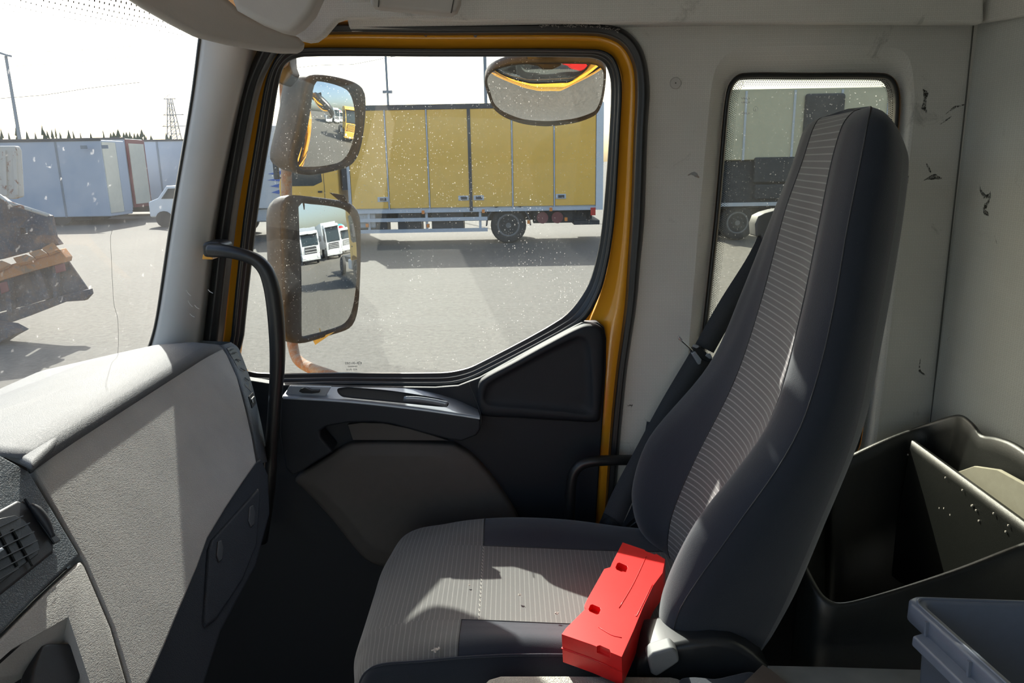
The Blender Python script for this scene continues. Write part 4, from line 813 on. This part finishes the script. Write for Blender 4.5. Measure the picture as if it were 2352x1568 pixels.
def truck(name, loc, col, label, length=6, roof=3.1, rz=0, body=None, slats=7, word=None, detail=True, cabl=1.75, wheels=(1.0,4.6), group=None):
    r = empty(name, loc, label, 'truck', group=group, rz=rz); m = M[col]; L = cabl
    o = [(.10,.95),(.02,1.1),(.0,1.75),(.22,roof-.35),(.48,roof-.05),(.8,roof),(L,roof),(L,.95),(1.62,.95),(1.5,1.12),(1.0,1.2),(.52,1.1),(.42,.95)]
    slab('cab', [V(x,-1.2,z) for x,z in o], (0,2.4,0), m, r, bevel=.05, seg=3)
    MB().box((-.10,-1.22,.38),(.38,1.22,.97)).build('bumper', m, r, bevel=.05, seg=3)
    MB().hexa([(-.02,-1.06,1.74),(.03,-1.06,1.74),(.03,1.06,1.74),(-.02,1.06,1.74),(.195,-1.02,roof-.36),(.24,-1.02,roof-.36),(.24,1.02,roof-.36),(.195,1.02,roof-.36)]).build('windscreen', M['tglass'], r, bevel=.01)
    g = MB().box((-.035,-.82,.78),(.03,.82,1.62)).build('grille', M['gun'], r, bevel=.01)
    for k in range(slats): z = .84+k*.76/slats; MB().box((-.07,-.80,z),(-.02,.80,z+.045)).build('grille_slat', m, g, bevel=.008)
    for s in (-1,1):
        MB().box((-.125,s*.98-.19,.56),(-.06,s*.98+.19,.78)).build('headlight', M['lamp'], r, bevel=.02)
        sw_ = slab('side_window', [V(x,s*1.205,z) for x,z in ((.28,1.82),(.44,roof-.45),(.60,roof-.36),(1.22,roof-.36),(1.26,1.85),(1.0,1.74),(.4,1.74))], (0,s*-.02,0), M['tglass'], r, bevel=.01)
        MB().box((.24,s*1.206-.004,1.0),(.25,s*1.206+.004,1.72)).build('door_gap', M['gun'], r); MB().box((1.3,s*1.206-.004,1.0),(1.312,s*1.206+.004,roof-.3)).build('door_gap', M['gun'], r)
        MB().box((1.12,s*1.21-.02,1.55),(1.24,s*1.21+.02,1.60)).build('door_handle', M['black'], r)
        mm = MB().box((-.02,s*1.42-.11,1.95),(.10,s*1.42+.11,2.45)).build('mirror', M['gun'], r, bevel=.03)
        MB().bar((.06,s*1.42,2.4),(.35,s*1.2,2.5),.04).build('mirror_bracket', M['gun'], mm); MB().bar((.06,s*1.42,2.0),(.3,s*1.2,1.95),.04).build('mirror_bracket', M['gun'], mm)
        MB().box((.44,s*1.19-.06,.40),(.60,s*1.19+.06,.90)).build('step', M['gun'], r)
        for wx in wheels: wheel(r, wx, s*.98, .5, .3, s)
        MB().box((-.11,s*.62-.09,.46),(-.085,s*.62+.09,.56)).build('fog_light', M['lamp'], r)
    MB().box((-.02,-1.1,roof-.34),(.24,1.1,roof-.28)).build('sun_visor', M['tglass'] if col == 'white' else m, r, bevel=.01)
    wi = MB(); wi.bar((-.035,-.7,1.76),(-.01,.1,1.86),.02).bar((-.035,.1,1.76),(-.01,.8,1.86),.02).build('wiper', M['black'], r)
    MB().box((-.115,-.28,.42),(-.10,.28,.54)).build('number_plate', M['white'], r)
    if word: text('grille_letters', word, (-.075,0,1.49), .17, M['alu'] if col != 'white' else M['gun'], r, rot=(pi/2,0,-pi/2), ext=.004)
    MB().box((.7,-.45,.62),(length,.45,.92)).build('chassis', M['chassis'], r)
    MB().box((1.9,-1.1,.5),(2.7,-.55,.95)).build('fuel_tank', M['alu'], r, bevel=.05); MB().box((1.9,.55,.5),(2.8,1.1,.95)).build('fuel_tank', M['alu'], r, bevel=.05)
    if body:
        mt, x0, x1, z0, z1 = body; MB().box((x0,-1.26,z0),(x1,1.26,z1)).build('cargo_box', M[mt], r, bevel=.03)
    return r
# --- box truck in front of the door window
YB = 21.6; bx = at(795,485,Y=YB).x; bxr = at(1383,480,Y=YB).x; wxp = at(1168,520,Y=YB).x
bt = truck('box_truck', (bx-1.9,YB+1.27,0), 'truckyellow', 'large yellow box truck with six side doors parked beyond the door window', roof=3.0, length=bxr-bx+1.7, wheels=(1.0,), cabl=1.72)
ox, oy = bx-1.9, YB+1.27
def lx(px): return at(px,400,Y=YB).x-ox
Zb0, Zb1 = at(1168,485,Y=YB).z, at(1168,238,Y=YB).z
wheel(bt, wxp-ox, -.98, .52, .32, -1); wheel(bt, wxp-ox, .98, .52, .32, 1)
x0, x1 = lx(795), lx(1383)
MB().box((x0,-1.20,Zb0),(x1,1.26,Zb1)).build('cargo_box', M['alu'], bt, bevel=.02)
xs_ = [lx(802),lx(890),lx(984),lx(1080),lx(1177),lx(1273),lx(1370)]
for i in range(6):
    MB().box((xs_[i]+.025,-1.262,Zb0+.14),(xs_[i+1]-.025,-1.20,Zb1-.12)).build('side_door', M['truckyellow'], bt, bevel=.006)
for i,xx in enumerate(xs_):
    th = .09 if i == 3 else .03; MB().box((xx-th/2,-1.28,Zb0+.02),(xx+th/2,-1.2,Zb1-.05)).build('door_post', M['gun'] if i == 3 else M['alu'], bt)
MB().box((x0,-1.275,Zb0),(x1,-1.2,Zb0+.10)).build('bottom_rail', M['alu'], bt); MB().box((x0,-1.285,Zb1-.11),(x1,-1.2,Zb1+.02)).build('top_rail', M['gun'], bt)
MB().box((x1-.17,-1.29,Zb0),(x1+.03,-1.2,Zb1)).build('rear_post', M['white'], bt)
for px in (876,1063,1098,1288):
    h = MB().box((lx(px)-.15,-1.285,1.26),(lx(px)+.15,-1.25,1.40)).build('latch_recess', M['alu'], bt, bevel=.01); MB().box((lx(px)-.08,-1.30,1.29),(lx(px)+.10,-1.28,1.37)).build('latch_handle', M['gun'], h)
for zc_ in (.74,.42): MB().box((lx(800),-1.27,zc_-.05),(lx(1117),-1.20,zc_+.05)).build('side_guard_bar', M['alu'], bt)
for px in (840,975,1100): MB().box((lx(px)-.035,-1.22,.40),(lx(px)+.035,-1.17,Zb0)).build('guard_post', M['alu'], bt)
for px,z in ((836,.6),(978,.56),(968,.95),(1108,.95),(1213,.62),(1265,.97),(1300,.68)): MB().box((lx(px)-.04,-1.30,z-.05),(lx(px)+.04,-1.20,z+.05)).build('side_marker', M['amber'], bt)
MB().box((lx(1362)-.06,-1.3,.78),(lx(1362)+.08,-1.2,1.0)).build('tail_lamp', M['rlens'], bt)
for px in (1246,1281): MB().cyl((lx(px),-1.1,.72),(lx(px),-.6,.72),.17,14).build('air_tank', M['maroon'], bt)
for a,b_,z in ((815,880,.6),(905,960,.55),(985,1060,.6)): MB().box((lx(a),-1.05,z-.2),(lx(b_),-.4,Zb0)).build('battery_box', M['gun'], bt, bevel=.02)
mb = MB(); cxw = wxp-ox
for k in range(14):
    a = pi*k/13; b_ = pi*(k+1)/13
    if k < 13: mb.hexa([(cxw+.62*cos(t),yy,.52+.62*sin(t)) if q_ else (cxw+.66*cos(t),yy,.52+.66*sin(t)) for t,yy,q_ in ((a,-1.25,1),(b_,-1.25,1),(b_,-.8,1),(a,-.8,1),(a,-1.25,0),(b_,-1.25,0),(b_,-.8,0),(a,-.8,0))])
mb.build('mudguard', M['gun'], bt)
MB().box((lx(780),-1.0,1.6),(lx(792),1.0,2.9)).build('air_intake', M['gun'], bt)
MB().box((lx(1320),-1.1,.5),(lx(1380),1.1,.62)).build('rear_bumper', M['chassis'], bt)
MB().box((lx(1225),-.9,.55),(lx(1350),-.2,Zb0)).build('tail_gear', M['chassis'], bt)
# --- white truck with blue flashes left of it
wt = truck('white_truck', (-10.6,26.2,0), 'white', 'white truck with blue flashes behind the yellow box truck cab', roof=3.2, length=5.4, body=('white',1.9,5.0,.95,3.6), wheels=(1.0,4.2))
for k,(z,l) in enumerate(((2.05,.9),(1.85,1.1),(1.65,.8),(1.45,.6))):
    xe = at(630,430,Y=24.9).x+10.6; slab('blue_flash', [V(xe-l*.2,-1.275,z+.02),V(xe+l*.55,-1.275,z+.16),V(xe+l*.2,-1.275,z-.03)], (0,.01,0), M['blue'], wt, bevel=0)
# --- dark lorry with beige body seen through the rear side window
rt = empty('beige_lorry', (6.0,22.6,0), 'beige bodied lorry with dark storage boxes seen through the rear side window', 'truck')
MB().box((-.4,-1.2,2.25),(5.6,1.26,4.15)).build('cargo_box', M['beige'], rt, bevel=.03)
for x in (.55,1.9,3.2,4.5): MB().box((x,-1.23,2.25),(x+.06,-1.19,4.1)).build('body_rib', M['alu'], rt)
MB().box((-.4,-1.1,.9),(5.6,1.1,2.25)).build('dark_body', M['chassis'], rt, bevel=.03)
MB().box((.9,-1.28,1.62),(2.1,-1.05,2.32)).build('storage_box', M['chassis'], rt, bevel=.05); MB().box((.95,-1.26,1.16),(2.0,-1.05,1.58)).build('storage_box', M['chassis'], rt, bevel=.05)
MB().box((2.2,-1.32,2.2),(3.3,-1.15,4.0)).build('tall_cabinet', M['chassis'], rt, bevel=.10, seg=3)
MB().box((-.5,-1.3,.98),(5.6,-1.2,1.08)).build('side_rail', M['alu'], rt)
MB().box((-.4,-.5,.6),(5.6,.5,.95)).build('chassis', M['chassis'], rt)
for wx in (.55,3.9):
    for s in (-1,1): wheel(rt, wx, s*.98, .5, .32, s)
# --- trucks seen in the mirrors
t_y = truck('yellow_truck', (9.5,7.4,0), 'truckyellow', 'yellow truck with slatted grille reflected in the wide angle mirror', roof=3.2, length=6.5, slats=8)
t_a = truck('white_truck', (25.0,5.2,0), 'white', 'white truck with dark grille reflected left in the main mirror', roof=3.1, length=7, slats=3, body=('greywhite',2.2,8.5,1.0,3.5))
t_b = truck('white_truck', (27.0,9.0,0), 'white', 'white truck with five grille slats reflected right of its neighbour', roof=3.5, length=7, slats=5, word='SCANIA', body=('white',2.2,8.5,1.0,3.8))
mx = truck('mixer_truck', (31.0,12.6,0), 'white', 'concrete mixer with a red and cyan drum reflected at the mirror edge', roof=3.0, length=8)
dr = tube('drum', [(2.4,0,2.2),(3.2,0,2.25),(4.6,0,2.4),(6.2,0,2.7),(7.4,0,3.1)], lambda t: .55+.75*sin(pi*min(1,t*1.05+.02)), M['red'], mx, n=4, seg=24)
tube('drum_band', [(3.3,0,2.26),(4.2,0,2.35)], lambda t: 1.33, plain('cyan_paint',(.05,.5,.6),.4), mx, n=4, seg=24)
# ============================================================ ROW OF TRAILERS far left
def trailer(name, x0, x1, y0, y1, z1, mat, label, posts, z0=.5):
    r = empty(name, ((x0+x1)/2,(y0+y1)/2,0), label, 'trailer', group=None); ox_, oy_ = r.location.x, r.location.y
    MB().box((x0-ox_,y0-oy_,z0),(x1-ox_,y1-oy_,z1)).build('cargo_body', M[mat], r, bevel=.04)
    MB().box((x0-ox_,y0-oy_-.03,z1-.03),(x1-ox_,y0-oy_+.05,z1+.06)).build('top_rail', M['gun'], r)
    for p in posts: MB().box((p-ox_-.04,y0-oy_-.02,z0),(p-ox_+.04,y0-oy_+.05,z1)).build('seam_post', M['post'], r)
    MB().box((x0-ox_+1,y0-oy_+.3,.2),(x1-ox_-1,y1-oy_-.3,z0)).build('chassis', M['chassis'], r)
    for k in range(3):
        for yy in (y0-oy_+.25,y1-oy_-.25): MB().cyl((x1-ox_-2.2-k*1.3,yy-.15,.48),(x1-ox_-2.2-k*1.3,yy+.15,.48),.48,18).build('wheel', M['tyre'], r)
    return r
T1 = trailer('semi_trailer', -36, -17.0, 32.0, 33.9, 3.50, 'greywhite', 'long pale grey curtain trailer filling the left of the windscreen', (-32,-27.5,-18.9), z0=.35)
MB().box((9.5,-.93,.5),(9.53,.15,3.42)).build('rear_door', M['cream'], T1); MB().box((9.5,.2,.5),(9.52,.93,3.42)).build('rear_door', M['greywhite'], T1)
for px in (202,250): MB().box((at(px,337,Y=32).x-T1.location.x-.13,-1.29,3.14),(at(px,337,Y=32).x-T1.location.x+.13,-1.24,3.28)).build('vent_plate', M['post'], T1)
T2 = trailer('semi_trailer', -33, -17.1, 34.2, 35.9, 3.62, 'greywhite', 'grey trailer with red framed cream rear doors in the far row', (), z0=.6)
MB().box((7.95,-.85,.6),(8.0,.85,3.6)).build('rear_frame', M['maroon'], T2); MB().box((8.0,-.68,.75),(8.03,.70,3.42)).build('rear_door', M['cream'], T2)
T3 = trailer('semi_trailer', -24, -11.6, 37.5, 40, 3.62, 'greywhite', 'farthest blue-grey trailer beside the windscreen pillar', (-15.2,-17.2), z0=.5)
vn = empty('white_van', (-12.9,31.0,0), 'small white pickup parked low in front of the far trailers', 'van')
slab('van_body', [V(x,-.8,z) for x,z in ((-1.6,.4),(-1.6,1.0),(-1.2,1.15),(-.8,1.62),(.7,1.64),(1.2,1.1),(1.6,1.0),(1.6,.4))], (0,1.6,0), M['white'], vn, bevel=.06); slab('van_window', [V(x,-.82,z) for x,z in ((-1.05,1.12),(-.72,1.52),(.62,1.54),(1.0,1.12))], (0,.03,0), M['tglass'], vn, bevel=.01)
for x in (-1,1.0):
    for yy in (-.8,.8): MB().cyl((x,yy-.1,.32),(x,yy+.1,.32),.32,16).build('wheel', M['tyre'], vn)
# ============================================================ RUSTY PLOUGH left
PY = 10.3
pg = empty('snow_plough', V(-7.0,PY,0), 'rusty snow plough with orange flange raised above the yard', 'plough')
def pp(name, px, Y, th, mat, bev=.01): return slab(name, [at(x,y,Y=Y) for x,y in px], (0,th,0), M[mat], pg, bevel=bev)
up = pp('back_plate', [(-260,400),(-80,432),(0,452),(18,466),(112,496),(122,545),(136,562),(60,580),(0,596),(-80,612),(-260,640)], PY, .12, 'drust')
c = slab('tmp', [at(x,y,Y=PY-.2) for x,y in ((24,526),(42,526),(42,540),(26,541))], (0,.6,0), M['drust'], None, bevel=0); up = cut(up,[c])
tube('top_edge', [at(x,y,Y=PY+.02) for x,y in ((-260,398),(-80,430),(0,450),(18,465),(112,495))], .028, M['wrust'], pg, n=1, seg=8)
for q_ in (((-260,640),(-120,626),(-110,640),(-240,660)),((-60,614),(4,598),(24,606),(14,612),(-40,634)),((30,592),(60,584),(80,592),(66,600),(40,606)),((66,580),(92,572),(108,582),(80,590)),((96,570),(122,556),(136,572),(112,582))):
    P = [at(x,y,Y=PY-.18 if i>=len(q_)//2 else PY-.02) for i,(x,y) in enumerate(q_)]; slab('orange_flange', P, (0,.02,-.03), M['orust'], pg, bevel=0)
pp('front_beam', [(-260,660),(-40,632),(10,612),(80,590),(136,572),(152,592),(150,602),(78,622),(10,642),(-60,668),(-260,720)], PY-.12, .16, 'orust')
for q_ in (((8,640),(20,636),(28,720),(16,724)),((76,618),(90,616),(114,684),(104,690)),((120,606),(128,604),(130,684),(122,688)),((-70,660),(-56,656),(-50,744),(-64,748))): pp('rib', q_, PY-.08, .1, 'drust', .004)
pp('blade', [(-260,700),(-60,655),(76,612),(104,688),(60,702),(0,716),(-80,745),(-260,800)], PY+.05, .04, 'drust')
pp('blade', [(84,612),(150,590),(204,668),(190,676),(114,690),(112,652)], PY+.05, .04, 'drust')
pp('cutting_edge', [(-260,790),(-80,742),(60,702),(150,676),(204,664),(207,676),(194,690),(150,693),(60,728),(-80,778),(-260,830)], PY-.06, .10, 'drust')
pp('red_plate', [(124,610),(146,604),(150,622),(128,628)], PY-.1, .03, 'maroon'); pp('red_plate', [(-2,650),(14,646),(20,668),(2,676)], PY-.1, .03, 'maroon')
pp('skid_shoe', [(-60,742),(10,752),(36,766),(10,780),(-20,800),(-120,800)], PY-.5, .3, 'drust')
MB().box((-11.8,PY+.1,0),(-11.2,PY+.8,2.6)).box((-11.6,PY+.2,1.2),(-8.5,PY+.6,1.6)).build('mounting_frame', M['chassis'], pg)
adopt(pg)
rp = empty('rusty_locker', V(-8.2,12.4,0), 'pale rust-streaked steel locker above the plough at the picture edge', 'locker')
slab('panel', [at(x,y,Y=12) for x,y in ((-240,336),(34,335),(40,346),(46,452),(30,457),(-240,446))], (0,.12,0), M['wrust'], rp, bevel=.02)
for x in (10,34): slab('stiffener', [at(a,b_,Y=11.97) for a,b_ in ((x-5,345),(x+2,345),(x+6,448),(x-1,448))], (0,.05,0), M['wrust'], rp, bevel=0)
MB().box((-9.6,12.1,0),(-9.0,12.7,2.6)).build('support', M['chassis'], rp); adopt(rp)
# ============================================================ POSTS, WIRES, PYLON, TREES
def lamp_post(label, px, Y, topy, head, th=.09):
    b_ = at(px,360,Y=Y); t = at(px,topy,Y=Y).z if topy is not None else 14; r = empty('lamp_post', V(b_.x,Y,0), label, 'lamp post')
    MB().cyl((0,0,0),(0,0,t),th,10,th*.7).build('pole', M['post'], r)
    if head: MB().hexa([(-.9,-.25,t+.35),(.2,-.25,t-.05),(.2,.25,t-.05),(-.9,.25,t+.35),(-.9,-.25,t+.48),(.2,-.25,t+.08),(.2,.25,t+.08),(-.9,.25,t+.48)]).build('lamp_head', M['post'], r)
    return r
lamp_post('grey lamp post with a tilted flat head above the left trailers', 52, 46, 128, True, .12)
p2 = lamp_post('thin lamp post rising behind the middle of the box truck', 898, 42, None, False, .07); z = at(897,211,Y=42).z; MB().box((-.25,-.1,z-.07),(.25,.1,z+.07)).build('clamp', M['post'], p2)
lamp_post('thicker pole rising beside the left edge of the kerb mirror', 1119, 40, None, False, .10)
def wire(label, a, b_, Y, r=.02):
    A = at(a[0],a[1],Y=Y); B = at(b_[0],b_[1],Y=Y); dd = B-A; P = [A-dd*1.2, A, A+dd*.5-V(0,0,.15), B, B+dd*.6]
    o = tube('power_line', P, r, M['post'], n=2, seg=5); tag(o, label, 'cable')
wire('highest thin overhead wire left of the windscreen pillar', (0,120),(330,104), 70)
wire('second overhead wire crossing the left sky', (0,154),(370,122), 72)
wire('lowest and darkest overhead wire crossing the left sky', (0,226),(200,203), 74, .03)
wire('overhead wire rising to the thin lamp post in the door window', (730,150),(895,131), 42, .015)
# lattice pylon
pc = at(402,330,Y=170); zt = at(398,226,Y=170).z; py_ = empty('lattice_pylon', V(pc.x,170,0), 'distant steel lattice power pylon beside the windscreen pillar', 'pylon')
def pwid(z): return 1.5*(1-z/zt)+.35
mb = MB(); 
for sx in (-1,1):
    for sy in (-1,1): MB().bar((sx*pwid(0),sy*pwid(0),0),(sx*pwid(zt),sy*pwid(zt),zt),.16).build('leg', M['post'], py_)
zz = 0
while zz < zt-1.2:
    h = max(1.3,pwid(zz)*1.1); z2 = min(zt,zz+h)
    for sy in (-1,1): mb.bar((-pwid(zz),sy*pwid(zz),zz),(pwid(z2),sy*pwid(z2),z2),.09).bar((pwid(zz),sy*pwid(zz),zz),(-pwid(z2),sy*pwid(z2),z2),.09).bar((-pwid(z2),sy*pwid(z2),z2),(pwid(z2),sy*pwid(z2),z2),.09)
    zz = z2
mb.build('bracing', M['post'], py_)
for k,zf in enumerate((.995,.80,.66)): MB().bar((-1.3-k*.5,0,zt*zf),(1.3+k*1.4,0,zt*zf),.16).bar((-1.3-k*.5,0,zt*zf),(0,0,zt*zf+.9),.08).bar((1.3+k*1.4,0,zt*zf),(0,0,zt*zf+.9),.08).build('cross_arm', M['post'], py_)
# conifers
def tree_meshes(seed):
    rnd = random.Random(seed); mb = MB(); H = 1.0
    for k in range(9):
        z = .22+k*.085; rr = (1-z)*.30*rnd.uniform(.6,1.15)+.015; n = 7; i0 = len(mb.v); cx_, cy_ = rnd.uniform(-.03,.03), rnd.uniform(-.03,.03)
        for j in range(n): a = 2*pi*j/n+rnd.random(); r2 = rr*rnd.uniform(.55,1.25); mb.v.append(V(cx_+r2*cos(a),cy_+r2*sin(a),z-rnd.uniform(0,.05)))
        mb.v.append(V(cx_,cy_,z+.13)); mb.f += [(i0+j,i0+(j+1)%n,i0+n) for j in range(n)]
    me = bpy.data.meshes.new('crown'); me.from_pydata([tuple(v) for v in mb.v],[],mb.f); me.materials.append(M['leaf'])
    m2 = MB().cyl((0,0,0),(0,0,.99),.015,6,.004); me2 = bpy.data.meshes.new('trunk'); me2.from_pydata([tuple(v) for v in m2.v],[],m2.f); me2.materials.append(M['bark']); return me, me2
TM = [tree_meshes(i) for i in range(5)]; rnd = random.Random(3)
spots = [(12,304),(28,312),(46,300),(72,310),(90,313),(108,296),(118,309),(128,306),(136,303),(148,311),(165,306),(176,308),(192,312),(217,314),(244,307),(262,314),(270,312),(281,306),(290,313),(297,312),(306,311),(314,314),(322,315),(331,306),(342,317),(352,320),(388,313),(398,318)]
for i,(px,ty) in enumerate(spots):
    Y = rnd.uniform(95,125); b_ = at(px,360,Y=Y); h = at(px,ty-7,Y=Y).z
    t = bpy.data.objects.new('conifer', None); link(t); t.location = (b_.x,Y,0); wd = rnd.uniform(.35,.75) if px < 258 else rnd.uniform(.8,1.3); t.scale = (h*wd,h*wd,h); t.rotation_euler.z = rnd.random()*6
    tag(t, 'distant conifer top showing above the far trailers', 'tree', 'conifers beyond the trailers'); me, me2 = TM[i%5]
    link(bpy.data.objects.new('crown', me), t); link(bpy.data.objects.new('trunk', me2), t)
bm_ground = MB().box((-1500,-1500,-.3),(1500,2500,0)).build('floor_yard', M['asphalt'])
tag(bm_ground,'pale sunlit asphalt truck yard','ground',kind='structure')
